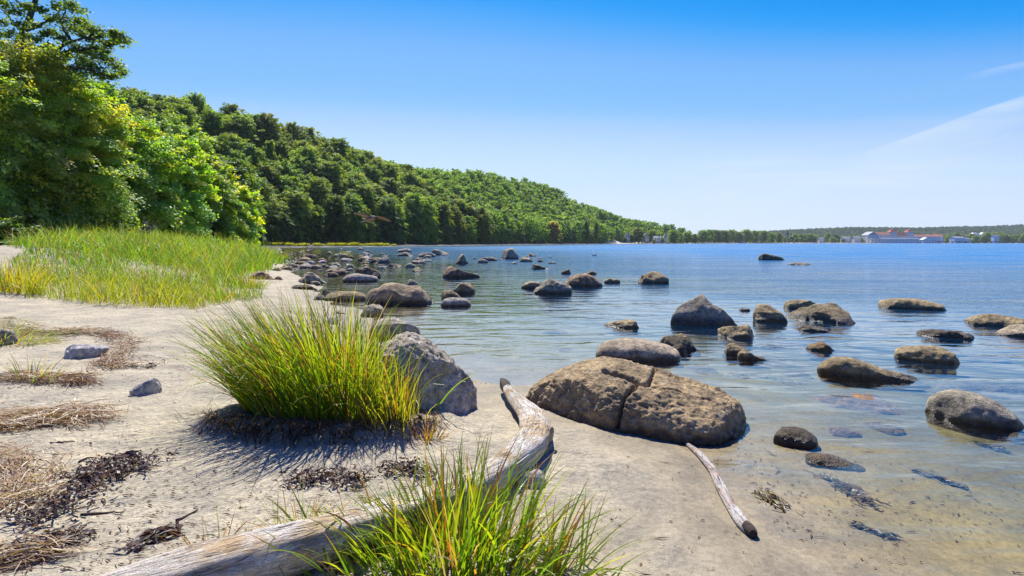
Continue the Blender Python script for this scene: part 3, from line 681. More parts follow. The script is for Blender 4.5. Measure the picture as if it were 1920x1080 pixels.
for px, py, w in [(683, 531, 26), (752, 520, 26), (914, 534, 22), (917, 505, 14), (965, 505, 12), (936, 551, 32), (1027, 516, 26), (1050, 492, 14), (946, 538, 16), (652, 499, 16), (704, 504, 14), (651, 505, 10), (613, 537, 12),
                  (722, 506, 12), (782, 515, 22), (790, 503, 10), (820, 504, 10), (834, 494, 8), (890, 494, 8), (627, 488, 8), (596, 499, 9), (577, 505, 10), (592, 488, 10), (573, 469, 8), (640, 469, 7), (709, 463.6, 10), (660, 520, 10), (700, 516, 8), (626, 504, 9), (548, 497, 9)]:
    cobble(px, py, w * 1.0, ['pale', 'white', 'grey'][rng.integers(3)], 'low wet stone, pale with painted sun glare, awash among the bigger stones', 'low stones awash', .55)  # pale tones carry the sun's glare on these wet stones as colour

inlet = [(498, 500), (520, 474), (560, 468), (640, 466), (760, 468), (830, 480), (760, 505), (700, 508), (640, 522), (600, 520), (560, 506)]
for k in range(88):
    while True:
        a, b = rng.uniform(498, 830), rng.uniform(466, 524)
        if in_poly(np.array([a]), np.array([b]), inlet)[0]: break
    s_ = rng.uniform(5, 20) * (.5 + (b - 466) / 45)
    X, D, z = on_ground(a, b); X, D = px2w(a, b, 0.0); sc_ = s_ * D / F
    o = ob('cobble', protos[rng.integers(len(protos))], loc=(X, D, -.02 * sc_), rot=(0, 0, rng.uniform(0, 6.28)), scale=(sc_, sc_, sc_ * rng.uniform(.45, .8))); o.color = (*[c * rng.uniform(.8, 1.15) for c in TONE[tones[rng.integers(7)]]], .35)
    tag(o, 'small stone scattered in the shallow brown inlet between the larger stones', 'cobble', 'stones scattered in the inlet')

for k, (px, py, w) in enumerate([(1580, 812, .30), (1330, 868, .16), (1440, 866, .22), (1655, 800, .35), (1860, 660, .8), (1500, 698, .5), (1240, 700, .4), (1100, 690, .35), (1060, 655, .4), (940, 690, .35), (985, 668, .3), (1040, 620, .6), (1320, 690, .5), (1720, 715, .4), (1600, 880, .18)]):
    under_rock(px, py, w, w * .6, w * .22, -.012 - .02 * (py < 720), (k * 1.7) % 3.1, ['red', 'dark', 'grey', 'pink'][k % 4], 'flat stone lying wholly under water in the clear shallows', 220 + k, ['flat', 'left', 'dome'][k % 3], group='sunken stones')
# ================================================================== trees
def leaf_mat(name, trans=.50, gloss=.035, objvar=.60):
    m, t, out = new_mat(name)
    a = nd(t, 'ShaderNodeAttribute', attribute_name='col'); oi = nd(t, 'ShaderNodeObjectInfo')
    v = math_n(t, 'ADD', 1 - objvar / 2, math_n(t, 'MULTIPLY', oi.outputs['Random'], objvar))
    hs = nd(t, 'ShaderNodeHueSaturation'); t.links.new(a.outputs['Color'], hs.inputs['Color']); t.links.new(v, hs.inputs['Value'])
    w2 = nd(t, 'ShaderNodeTexWhiteNoise', noise_dimensions='1D'); t.links.new(oi.outputs['Random'], w2.inputs['W'])
    t.links.new(math_n(t, 'ADD', .488, math_n(t, 'MULTIPLY', w2.outputs['Value'], .034 if objvar else 0.0)), hs.inputs['Hue'])
    if not objvar: hs.inputs['Hue'].default_value = .5
    df = nd(t, 'ShaderNodeBsdfDiffuse'); t.links.new(hs.outputs[0], df.inputs[0])
    tl = nd(t, 'ShaderNodeBsdfTranslucent'); t.links.new(mix_c(t, 1.0, hs.outputs[0], (2.5, 2.25, .6), 'MULTIPLY'), tl.inputs[0])
    ms = nd(t, 'ShaderNodeMixShader', i={0: trans}); t.links.new(df.outputs[0], ms.inputs[1]); t.links.new(tl.outputs[0], ms.inputs[2])
    gl = nd(t, 'ShaderNodeBsdfGlossy', i={'Roughness': .42, 'Color': (.9, .95, 1, 1)})
    m2 = nd(t, 'ShaderNodeMixShader', i={0: gloss}); t.links.new(ms.outputs[0], m2.inputs[1]); t.links.new(gl.outputs[0], m2.inputs[2])
    t.links.new(m2.outputs[0], out.inputs[0]); return m
M_LEAF = leaf_mat('beech leaves'); M_BARK = plain('grey bark', (.11, .095, .075), .9, .4, 2.0)
M_BARKD = plain('dark bark', (.05, .04, .03), .9, .4, 2.0)
def leaf_mesh(name, c, n, size, col, rng, aspect=.62):
    """one small diamond per leaf clump"""
    N = len(c); n = n / (np.linalg.norm(n, axis=1)[:, None] + 1e-9)
    r = rng.normal(size=(N, 3)); u = np.cross(n, r); u /= np.linalg.norm(u, axis=1)[:, None] + 1e-9; w = np.cross(n, u)
    s = (np.broadcast_to(size, (N,)) * rng.uniform(.65, 1.25, N))[:, None]
    v = np.stack([c - u * s, c + w * s * aspect - n * s * .15, c + u * s, c - w * s * aspect - n * s * .15], 1).reshape(-1, 3)
    q = np.arange(4 * N).reshape(-1, 4)
    return mesh_np(name, v, q, None, {'col': np.repeat(col, 4, 0)})
G_DARK = np.array((.065, .130, .016)); G_MID = np.array((.165, .255, .024)); G_YEL = np.array((.310, .340, .028))
def crown(rng, Rr, Hc, nspray, per, leaf, slen, droop, skirt=.85, yellow=.4, fill=.15, lobes=True):
    """crown in local space from z=0 to z=Hc; sprays of leaves drooping outwards"""
    hf = rng.random(nspray) ** .85; th = rng.uniform(0, 2 * np.pi, nspray); ph = rng.uniform(0, 6.28, 4)
    env = np.where(hf > .42, np.sqrt(np.maximum(0, 1 - ((hf - .42) / .60) ** 2)), skirt + (1 - skirt) * hf / .42) * Rr
    if lobes: env = env * (1 + .22 * np.sin(3 * th + ph[0] + 5 * hf) + .14 * np.sin(5 * th + ph[1] - 8 * hf) + .08 * np.sin(9 * th + ph[2] + 14 * hf))
    rad = env * rng.uniform(.45, 1.0, nspray) ** .6
    A = np.stack([rad * np.cos(th), rad * np.sin(th), hf * Hc], 1)
    upn = -.15 + .85 * hf ** 1.4 + rng.normal(0, .15, nspray)
    dr = np.stack([np.cos(th), np.sin(th), upn], 1) + rng.normal(0, .22, (nspray, 3)); dr /= np.linalg.norm(dr, axis=1)[:, None]
    L = slen * rng.uniform(.6, 1.35, nspray)
    lat = np.cross(dr, np.array([0, 0, 1.0])); lat /= np.linalg.norm(lat, axis=1)[:, None] + 1e-9
    k = np.repeat(np.arange(nspray), per); N = len(k)
    t = rng.random(N) ** .75; s = rng.uniform(-1, 1, N) * (.42 * (1 - .65 * t))
    c = A[k] + dr[k] * (L[k] * (t - .45))[:, None] + lat[k] * (s * L[k])[:, None]
    dp = droop * (1.1 - hf[k]) * rng.uniform(.7, 1.3, nspray)[k]
    c[:, 2] -= L[k] * dp * t * t + .25 * L[k] * s * s
    c += rng.normal(0, .07 * slen, (N, 3))
    nrm = np.array([0, 0, .8]) + dr[k] * (.35 + dp * t)[:, None] * .9 + .30 * lat[k] * s[:, None] + rng.normal(0, .45, (N, 3))
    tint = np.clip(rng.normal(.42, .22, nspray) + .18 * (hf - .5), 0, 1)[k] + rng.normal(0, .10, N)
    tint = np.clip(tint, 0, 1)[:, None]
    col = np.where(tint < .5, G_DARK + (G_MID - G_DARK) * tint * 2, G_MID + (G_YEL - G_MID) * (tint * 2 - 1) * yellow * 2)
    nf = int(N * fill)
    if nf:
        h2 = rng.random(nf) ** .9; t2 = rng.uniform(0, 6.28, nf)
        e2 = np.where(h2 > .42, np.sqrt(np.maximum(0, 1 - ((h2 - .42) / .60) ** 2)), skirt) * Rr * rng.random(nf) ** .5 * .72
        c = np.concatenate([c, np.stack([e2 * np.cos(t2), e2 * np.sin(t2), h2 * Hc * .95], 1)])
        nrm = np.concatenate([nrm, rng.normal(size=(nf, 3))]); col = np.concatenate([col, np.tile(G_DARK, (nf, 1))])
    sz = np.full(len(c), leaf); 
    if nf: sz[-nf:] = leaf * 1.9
    return c, nrm, sz, np.clip(col, .004, 1)
def trunk_mesh(rng, Ht, r0, Rr, nlimb=7):
    mb = MB(); a = np.linspace(0, 1, 9)
    bend = rng.normal(0, .35, 2)
    pts = np.stack([bend[0] * a * a, bend[1] * a * a, -.6 + (Ht + .6) * a], 1)
    mb.tube(pts, r0 * (1 - .82 * a) * np.where(a < .08, 1.35, 1), 8)
    for k in range(nlimb):
        f = rng.uniform(.25, .85); th = rng.uniform(0, 6.28); b = np.array([bend[0] * f * f, bend[1] * f * f, -.6 + (Ht + .6) * f])
        Lb = Rr * rng.uniform(.5, .85); e = b + np.array([Lb * math.cos(th), Lb * math.sin(th), Lb * rng.uniform(.2, .8)]); mid = (b + e) / 2 + np.array([0, 0, -.1 * Lb])
        mb.tube(resample([b, mid, e], 6), r0 * .42 * (1 - f * .5) * np.linspace(1, .2, 6), 6)
    return mb.mesh('trunk', smooth=True)
def make_tree(name, seed, Rr, Ht, nspray, per, leaf, slen, droop, z_skirt=.06, bright=1.0, **kw):
    rng = np.random.default_rng(seed)
    c, n, s, col = crown(rng, Rr, Ht * (1 - z_skirt), nspray, per, leaf, slen, droop, **kw); c[:, 2] += Ht * z_skirt; col = np.clip(col * bright, 0, .42)
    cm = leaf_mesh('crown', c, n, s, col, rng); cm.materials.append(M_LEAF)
    tm = trunk_mesh(rng, Ht * .9, .022 * Ht * .8, Rr); tm.materials.append(M_BARK)
    return cm, tm
def plant_tree(meshes, x, y, z, rz, sc3, label, group=None, name='beech_tree', cat='tree'):
    o = empty(name, (x, y, z), rz, sc3); tag(o, label, cat, group)
    ob('trunk', meshes[1], None, o); ob('crown', meshes[0], None, o)
    return o

# -- the large trees close by on the left, each its own
near = [  # px, distance, crest row, radius, seed, droop, yellow, label
    (-150, 44, -20, 7.2, 400, .9, .55, 'drooping beech tree cut by the left edge of the frame'),
    (10, 48, 62, 6.2, 401, 1.0, .65, 'tall weeping beech tree with hanging yellow green sprays under the oak'),
    (130, 53, 140, 5.4, 402, .9, .60, 'beech tree with yellow green sprays between the weeping beech and the brighter round beech'),
    (222, 60, 202, 5.2, 403, .7, .45, 'bright green round beech tree right of the yellow green one'),
    (300, 68, 240, 5.2, 404, .75, .40, 'mid green beech tree with layered boughs in the middle of the near row'),
    (366, 79, 280, 5.0, 405, .75, .42, 'pale green beech tree with feathery boughs, last but one of the near row'),
    (424, 92, 335, 4.2, 406, .8, .42, 'lowest beech tree at the end of the near row with boughs reaching over the shingle'),
]
for k, (px, D, pt, Rr, sd, dr, ye, lab) in enumerate(near):
    X = (px - 960) * D / F; g0 = gz(X, D); top = H + (YH - pt) * D / F; Ht = max(7, top - g0 - 1.3)
    leaf = .0028 * D
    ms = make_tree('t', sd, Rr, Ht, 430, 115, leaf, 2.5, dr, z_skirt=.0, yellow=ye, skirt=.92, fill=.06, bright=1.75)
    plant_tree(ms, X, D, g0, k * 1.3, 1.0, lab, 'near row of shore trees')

# -- oak reaching out above them
def oak():
    D = 55.0; rng = np.random.default_rng(42)
    root = at_d(-30, 440, D); base = Vector((root.x, D, gz(root.x, D)))
    o = empty('oak_tree', base); tag(o, 'tall open oak tree with dark crooked limbs standing out against the sky', 'tree')
    def W(px, py, dd=0): return np.array(at_d(px, py, D + dd)) - np.array(base)
    mb = MB()
    tr = [np.array([0, 0, -.5]), W(-25, 300), W(-10, 180), W(20, 110), W(45, 60), W(60, 20), W(75, -30), W(80, -90)]
    mb.tube(resample(tr, 30), np.linspace(.55, .12, 30), 10)
    limbs = [[W(0, 150), W(60, 125, -1), W(100, 110, -2), W(115, 88, -2), W(135, 78, -2), W(165, 72, -3), W(200, 80, -3), W(228, 78, -3)],
             [W(100, 110, -2), W(125, 98, -2), W(150, 96, -3), W(180, 108, -3), W(210, 118, -3), W(224, 128, -3)],
             [W(60, 125, -1), W(110, 122, -3), W(150, 128, -4), W(175, 132, -4), W(200, 143, -4)],
             [W(135, 78, -2), W(122, 60, -1), W(115, 42, 0), W(125, 20, 0), W(145, 8, 0)],
             [W(45, 60), W(30, 50, 1), W(15, 30, 1), W(-5, 10, 1)],
             [W(45, 60), W(70, 50, -1), W(95, 36, -1), W(118, 12, -1)],
             [W(60, 20), W(35, 5, -1), W(15, -20, -1)], [W(20, 110), W(40, 90, -2), W(75, 75, -2), W(95, 60, -2)],
             [W(165, 72, -3), W(180, 58, -3), W(205, 58, -3)], [W(150, 96, -3), W(170, 90, -4), W(190, 92, -4)]]
    for l in limbs:
        n = 6 * len(l); pts = resample(l, n) + rng.normal(0, .06, (n, 3)); mb.tube(pts, np.linspace(.24 if len(l) > 5 else .14, .04, n), 7)
    ob('trunk', mb.mesh('trunk', smooth=True), M_BARKD, o)
    cl = [(5, 5), (28, 22), (52, 12), (78, 18), (70, 46), (94, 36), (108, 12), (132, 6), (143, 18), (118, 36), (148, 38), (160, 44), (173, 54), (188, 62), (213, 60), (229, 76), (203, 84), (182, 74), (160, 68), (150, 56),
          (168, 94), (141, 88), (158, 108), (184, 104), (204, 112), (219, 124), (227, 136), (212, 143), (192, 141), (172, 122), (152, 118), (128, 104), (84, 64), (60, 70), (40, 46), (18, 64), (92, 92), (70, 98), (118, 72), (98, 60),
          (20, 90), (45, 95), (0, 40), (60, -15), (100, -20), (30, -30), (215, 78), (196, 96), (180, 88), (131, 52), (215, 70), (222, 66), (135, 128), (110, 130), (155, 138), (180, 134)]
    cs, ns, cols = [], [], []
    for a, b in cl:
        dd = rng.uniform(-4.5, .5); rr = rng.uniform(.40, .78); c0 = W(a, b, dd); m = int(150 * rr / .6)
        p = rng.normal(0, 1, (m, 3)) * np.array([rr, rr, rr * .55]) * .62
        cs.append(c0 + p); ns.append(np.array([0, 0, 1.0]) + p * .6 + rng.normal(0, .5, (m, 3)))
        t = np.clip(rng.normal(.30, .2, m), 0, 1)[:, None]; cols.append(G_DARK * .9 + (G_MID - G_DARK) * t)
    c = np.concatenate(cs)
    ob('crown', leaf_mesh('crown', c, np.concatenate(ns), .17, np.concatenate(cols), rng), M_LEAF, o)
oak()
# -- bush at the left edge
def bush(px, D, w, h, label, seed, group=None, yellow=.6):
    rng = np.random.default_rng(seed); X = (px - 960) * D / F
    c, n, s, col = crown(rng, w / 2, h, 110, 60, .0032 * D, .8, .7, skirt=.95, yellow=yellow)
    o = empty('shrub', (X, D, gz(X, D))); tag(o, label, 'shrub', group)
    ob('foliage', leaf_mesh('foliage', c, n, s, col, rng), M_LEAF, o)
    mb = MB()
    for k in range(5):
        a = k * 1.3; mb.tube(resample([(0, 0, -.2), (w * .12 * math.cos(a), w * .12 * math.sin(a), h * .4), (w * .3 * math.cos(a), w * .3 * math.sin(a), h * .8)], 6), np.linspace(.04, .01, 6), 5)
    ob('stem', mb.mesh('stem'), M_BARK, o)
bush(8, 38, 3.6, 1.75, 'low yellow green bush on the shingle at the left edge of the frame', 61)
bush(205, 52, 3.2, 2.6, 'small yellow green bush in front of the round bright beech above the marsh grass', 62)

# -- hillside forest: variants shared by many trees
V_TREE = [make_tree('v', 500 + k, [6.4, 7.0, 5.8, 7.2, 6.0, 6.6][k], [20, 21, 22, 19, 23, 20][k], 235, 60, .30, 2.6, [.6, .8, .5, .7, .55, .75][k], z_skirt=.10, yellow=[.35, .5, .3, .4, .6, .35][k], skirt=.75, fill=.12) for k in range(6)]
V_EDGE = [make_tree('v', 520 + k, [6.0, 6.6, 5.6, 6.2][k], [20, 22, 21, 19][k], 300, 62, .28, 2.6, [.9, 1.0, .8, .9][k], z_skirt=.0, yellow=[.3, .45, .35, .4][k], skirt=.95, fill=.14) for k in range(4)]
V_PINE = [make_tree('v', 540 + k, [3.2, 2.8][k], 23, 130, 40, .32, 1.8, .3, z_skirt=.25, yellow=.05, skirt=.9, fill=.2) for k in range(2)]
rng = np.random.default_rng(11)
# front row along the forest edge
FE = np.array(FOREST[3:13], float); segl = np.hypot(*np.diff(FE, axis=0).T); cum = np.concatenate([[0], np.cumsum(segl)])
pos = []; a = 4.0
while a < cum[-1]:
    k = np.searchsorted(cum, a) - 1; f = (a - cum[k]) / segl[k]; p = FE[k] * (1 - f) + FE[k + 1] * f; n_ = np.array([-(FE[k + 1] - FE[k])[1], (FE[k + 1] - FE[k])[0]]) / segl[k]
    if p[1] > 128: pos.append((*(p + n_ * rng.uniform(1.0, 4.5)), 'edge'))
    a += rng.uniform(6.2, 8.8) * (1 + .0011 * p[1])
# the slope behind
cand = rng.uniform([-190, 20], [150, 800], (60000, 2)); sd_ = forest_d(cand[:, 0], cand[:, 1])
ok = (sd_ > 7) & (sd_ < 95) & (cand[:, 1] > 108) & (cand[:, 0] / cand[:, 1] > -.95); cand, sd_ = cand[ok], sd_[ok]
cell = {}
def try_put(x, y, mind):
    k0, k1 = int(x // 8), int(y // 8)
    for i in (-1, 0, 1):
        for j in (-1, 0, 1):
            for (a_, b_) in cell.get((k0 + i, k1 + j), ()):
                if (a_ - x) ** 2 + (b_ - y) ** 2 < mind * mind: return False
    cell.setdefault((k0, k1), []).append((x, y)); return True
for (x_, y_, _) in pos: try_put(x_, y_, .1)
slope = []
for (x_, y_), s_ in zip(cand, sd_):
    if try_put(x_, y_, 8.2 + 2.6 * math.sin(x_ * .31 + y_ * .17)): slope.append((x_, y_, 'slope'))
# keep those that can be seen over the trees in front (a simple horizon test along view columns)
allp = pos + slope; arr = np.array([(p[0], p[1]) for p in allp]); zg = ground_h(arr[:, 0], arr[:, 1], fine=False)
order = np.argsort(np.hypot(arr[:, 0], arr[:, 1])); hor = np.full(2400, -1.0); keep = []
for i in order:
    x_, y_ = arr[i]; dpx = 960 + x_ / y_ * F; w_ = 3.2 * F / y_; e = (zg[i] + 19.0 - H) / y_
    a_, b_ = int(np.clip(dpx - w_ + 240, 0, 2399)), int(np.clip(dpx + w_ + 240, 1, 2400))
    if b_ <= a_: continue
    if dpx > -80 and e > hor[a_:b_].min() - .004: keep.append(i)
    hor[a_:b_] = np.maximum(hor[a_:b_], e - .010)
print('forest candidates', len(allp), 'visible', len(keep))
GR = {'edge': ('beech tree of the dark leafy wall at the foot of the wooded hill', 'trees along the foot of the wooded hill'),
      'slope': ('rounded broadleaf tree in the canopy covering the wooded hillside', 'trees on the wooded hillside')}
keep.sort(key=lambda i: arr[i][1])
def tree_params(i):
    kind = allp[i][2]; x_, y_ = arr[i]
    var = V_EDGE[rng.integers(4)] if kind == 'edge' else V_TREE[rng.integers(6)]
    s_ = rng.uniform(.74, 1.22); return kind, var, (s_ * rng.uniform(.85, 1.25), s_ * rng.uniform(.85, 1.25), s_)
far_c, far_n, far_s, far_col, far_t = [], [], [], [], MB()
def add_far(x_, y_, z_, Rr, Ht, leaf, nspray=55, per=16, yellow=.35):
    c, n, s, col = crown(rng, Rr, Ht * .95, nspray, per, leaf, 3.0, .6, skirt=.85, yellow=yellow, fill=.12)
    f = rng.uniform(.75, 1.2); far_c.append(c + np.array([x_, y_, z_ + Ht * .05])); far_n.append(n); far_s.append(s); far_col.append(col * f)
    far_t.tube([(x_, y_, z_ - .5), (x_, y_, z_ + Ht * .7)], [.3, .1], 5, False)
for c_, i in enumerate(keep):
    x_, y_ = arr[i]
    if c_ < 285:
        kind, var, s3 = tree_params(i); plant_tree(var, x_, y_, zg[i] - .2, rng.uniform(0, 6.28), s3, *GR[kind])
    else: add_far(x_, y_, zg[i] - .2, rng.uniform(5.6, 7.2), rng.uniform(18, 24), .62, 80, 22)
# taller darker pines breaking the skyline
for px, D in [(452, 232), (505, 262), (528, 270), (470, 245), (610, 300), (634, 310), (712, 352), (735, 360), (878, 455), (945, 480), (1100, 655), (1118, 672)]:
    X = (px - 960) * D / F; plant_tree(V_PINE[px % 2], X, D, gz(X, D), px, (1, 1, 1.12), 'slim dark tree whose tip pokes out of the ridge line of the wooded hill', 'slim trees on the ridge', 'ridge_tree')
# copper coloured tree
def tinted_tree(px, D, label, tint, seed):
    r2 = np.random.default_rng(seed); X = (px - 960) * D / F; c, n, s, col = crown(r2, 5.5, 17, 200, 36, .40, 2.4, .6)
    lum = col.mean(1)[:, None] / .05; col = np.array(tint) * lum
    o = empty('copper_tree', (X, D, gz(X, D))); tag(o, label, 'tree')
    c[:, 2] += 4.5; ob('crown', leaf_mesh('crown', c, n, s, col, r2), M_LEAF, o); tm = trunk_mesh(r2, 18, .35, 5); ob('trunk', tm, M_BARK, o)
tinted_tree(884, 432, 'rusty orange tinted tree high up on the wooded hillside', (.115, .075, .018), 71)
tinted_tree(1040, 560, 'small ochre tinted tree near the ridge where the hill falls away', (.105, .085, .020), 72)
# the far headland: reads as one mass
for k in range(900):
    x_, y_ = rng.uniform(130, 440), rng.uniform(790, 1420)
    s_ = forest_d(np.array([x_]), np.array([y_]))[0]
    if s_ < 3 or s_ > 150: continue
    add_far(x_, y_, gz(x_, y_) - .3, rng.uniform(5, 7.5), rng.uniform(17, 23), 1.05, 34, 13)
fm = leaf_mesh('distant_forest', np.concatenate(far_c), np.concatenate(far_n), np.concatenate(far_s), np.concatenate(far_col), rng)
tag(ob('distant_forest', fm, M_LEAF), kind='stuff')
tag(ob('distant_trunks', far_t.mesh('distant_trunks'), M_BARK), kind='stuff')
# woods crowning the ridges behind the town
xs = np.linspace(500, 3900, 900); cs, ns = [], []
M_ = 15000
x_ = rng.uniform(700, 4200, M_); y_ = rng.uniform(2950, 3700, M_); z_ = ground_h(x_, y_, fine=False)
c = np.stack([x_, y_, z_ + rng.uniform(0, 9, M_)], 1); n = np.array([0, -.3, 1.0]) + rng.normal(0, .5, (M_, 3))
tint = np.clip(.45 + .35 * fbm2(x_, y_, .006, 3, 3), 0, 1)[:, None]
M_RIDGE = leaf_mat('ridge foliage', .2, 0.0, 0)
tag(ob('ridge_woods', leaf_mesh('ridge_woods', c, n, 8.5, G_DARK * .35 * (1 - tint) + G_DARK * .8 * tint, rng, .8), M_RIDGE), kind='stuff')
# ================================================================== grass, straw, weed, driftwood
M_GRASS = leaf_mat('grass blades', .5, .03, 0)
def blades_np(root, hgt, az, lean, curl, wid, col, tip, rng, seg=5):
    N = len(root); t = np.linspace(0, 1, seg + 1)
    th = lean[:, None] + curl[:, None] * t[None] ** 1.6
    ds = (hgt / seg)[:, None]
    hx = np.concatenate([np.zeros((N, 1)), np.cumsum(np.sin((th[:, 1:] + th[:, :-1]) / 2) * ds, 1)], 1)
    hz = np.concatenate([np.zeros((N, 1)), np.cumsum(np.cos((th[:, 1:] + th[:, :-1]) / 2) * ds, 1)], 1)
    sp = np.stack([root[:, :1] + hx * np.cos(az)[:, None], root[:, 1:2] + hx * np.sin(az)[:, None], root[:, 2:3] + hz], -1)
    tw = az + rng.uniform(-1.0, 1.0, N) + np.pi / 2
    pw = np.stack([np.cos(tw), np.sin(tw), rng.normal(0, .25, N)], -1)
    ww = wid[:, None] * np.clip(1.02 - t[None] ** 2.2, .06, 1) * np.where(t < .05, .7, 1)[None]
    v = np.stack([sp - pw[:, None] * ww[..., None] / 2, sp + pw[:, None] * ww[..., None] / 2], 2).reshape(-1, 3)
    i = (np.arange(N) * (seg + 1) * 2)[:, None] + np.arange(seg)[None] * 2
    q = np.stack([i, i + 1, i + 3, i + 2], -1).reshape(-1, 4)
    f = sstep(.35, 1.0, t)[None, :, None]
    c = col[:, None] * (1 - f) + tip[:, None] * f
    return v, q, np.repeat(c.reshape(-1, 3), 2, 0)
GG = np.array((.095, .225, .012)); GY = np.array((.30, .32, .020)); GD = np.array((.040, .095, .010)); GB = np.array((.20, .10, .025)); GO = np.array((.36, .23, .03)); GS = np.array((.36, .29, .17))
def grass_cols(rng, N, yellow=.25, brown=.08, orange=.05):
    u = rng.random(N)[:, None]; g = GD + (GG - GD) * np.clip(rng.normal(.75, .3, N), 0, 1.3)[:, None]
    g = g + (GY - g) * np.clip(rng.normal(yellow, .25, N), 0, 1)[:, None]
    tip = g + (GY - g) * np.clip(rng.normal(yellow + .2, .3, N), 0, 1)[:, None]
    k = rng.random(N); g[k < brown] = GB; tip[k < brown] = GB * .9
    k2 = (k > 1 - orange); g[k2] = GO; tip[k2] = GO
    k3 = rng.random(N) < .14; tip[k3] = GB
    k4 = rng.random(N) < .05; g[k4] = GS * .8; tip[k4] = GS
    return g, tip
def clump_mesh(name, roots, h, rng, az0=None, azs=6.28, lean=.35, curl=.7, wid=.006, yellow=.25, brown=.08, orange=.05, center=None, out=.6, seg=5):
    N = len(roots)
    if center is not None:
        rel = roots[:, :2] - center; az = np.arctan2(rel[:, 1], rel[:, 0]) + rng.normal(0, .7, N); rr = np.hypot(*rel.T); ln = np.abs(rng.normal(lean * .4, .15, N)) + out * rr / (rr.max() + 1e-6)
    else: az = rng.uniform(0, 6.28, N); ln = np.abs(rng.normal(lean, .2, N))
    if az0 is not None:
        wx, wy = math.cos(az0), math.sin(az0); ax = np.cos(az) * ln + wx * azs; ay = np.sin(az) * ln + wy * azs; az = np.arctan2(ay, ax); ln = np.hypot(ax, ay)
    cu = np.abs(rng.normal(curl, .35, N)); bent = rng.random(N) < .07; cu = np.where(bent, rng.uniform(1.4, 2.4, N), cu); c, tp = grass_cols(rng, N, yellow, brown, orange)
    return blades_np(roots, h, az, ln, cu, wid * rng.uniform(.55, 1.35, N), c, tp, rng, seg)
def clump_obj(name, v, q, c, label, cat='grass clump', group=None, origin=None, parent=None):
    if origin is not None: v = v - np.array(origin)
    o = ob(name, mesh_np(name, v, q, None, {'col': c}), M_GRASS, parent, loc=None if origin is None or parent else origin)
    if label: tag(o, label, cat, group)
    return o
# ---- the big clump in the middle
rng = np.random.default_rng(5)
N = 3300
a = rng.uniform(0, 6.28, N); r_ = np.sqrt(rng.random(N)); rx = TUFT[0] + .78 * r_ * np.cos(a) + .07; ry = TUFT[1] + .42 * r_ * np.sin(a) + .06
keep_ = rng.random(N) < np.interp(rx, [-2.4, -2.1, -1.40, -1.1, -.85], [.5, 1, 1, .5, .05]); rx, ry = rx[keep_], ry[keep_]; N = len(rx)
roots = np.stack([rx, ry, ground_h(rx, ry) - .01], 1)
h = rng.uniform(.35, 1.0, N) * np.interp(rx, [-2.35, -1.95, -1.5, -1.15, -.9, -.5], [.80, 1.22, 1.24, .92, .66, .5])
v, q, c = clump_mesh('g', roots, h, rng, az0=R(172), azs=.11, lean=.32, curl=.52, wid=.0105, yellow=.12, brown=.07, orange=.012, center=np.array(TUFT) + [.1, 0], out=.40, seg=6)
root_o = empty('grass_clump', (TUFT[0], TUFT[1], gz(*TUFT))); tag(root_o, 'big dense clump of tall green beach grass casting spiky shadows on the sand', 'grass clump')
org = np.array(root_o.location)
clump_obj('blades', v - org, q, c, None, parent=root_o)
# yellow blades on its right flank
N = 170; rx = rng.normal(-.92, .09, N); ry = rng.normal(4.30, .09, N); roots = np.stack([rx, ry, ground_h(rx, ry) - .01], 1)
v, q, c = clump_mesh('g', roots, rng.uniform(.25, .62, N), rng, lean=.3, curl=.5, wid=.010, yellow=.62, brown=.12, orange=.06, center=np.array([-.84, 4.3]), out=.30)
o = clump_obj('yellow_blades', v - org, q, c, None, parent=root_o); o['label'] = 'yellowing shorter blades on the right flank of the clump'
# dead brown stubble and roots along the undercut front edge
N = 900; u = rng.random(N); rx = TUFT[0] - .92 + 1.85 * u; e_ = np.sqrt(np.maximum(0, 1 - ((rx - TUFT[0]) / 1.02) ** 2)); ry = TUFT[1] - .50 * e_ + rng.normal(.03, .05, N)
roots = np.stack([rx, ry, ground_h(rx, ry) - .01], 1); N = len(rx)
cb = GB * rng.uniform(.12, .6, N)[:, None] + np.array((.02, .015, .01)); 
v, q, c = blades_np(roots, rng.uniform(.06, .22, N), rng.normal(-1.57, .9, N), rng.uniform(.4, 1.7, N), rng.uniform(.2, 1.2, N), rng.uniform(.004, .009, N), cb, cb * 1.3, rng, 4)
clump_obj('stubble', v - org, q, c, None, parent=root_o)
mb = MB()
for k in range(46):
    x0 = TUFT[0] + rng.uniform(-.85, .9); e_ = math.sqrt(max(0, 1 - ((x0 - TUFT[0]) / 1.02) ** 2)); y0 = TUFT[1] - .50 * e_ + rng.normal(0, .03); zz = gz(x0, y0)
    L = rng.uniform(.06, .20); an = rng.normal(-1.4, .9)
    mb.tube(resample([(x0, y0 + .05, zz + .03), (x0 + L * .5 * math.cos(an), y0 + L * .5 * math.sin(an), zz + .035), (x0 + L * math.cos(an), y0 + L * math.sin(an) - .02, gz(x0 + L * math.cos(an), y0 + L * math.sin(an)) + .005)], 6), np.linspace(.007, .003, 6), 5)
me = mb.mesh('roots', smooth=True); me.transform(Matrix.Translation(-Vector(org))); ob('roots', me, plain('root fibre', (.05, .035, .022), .95), root_o)

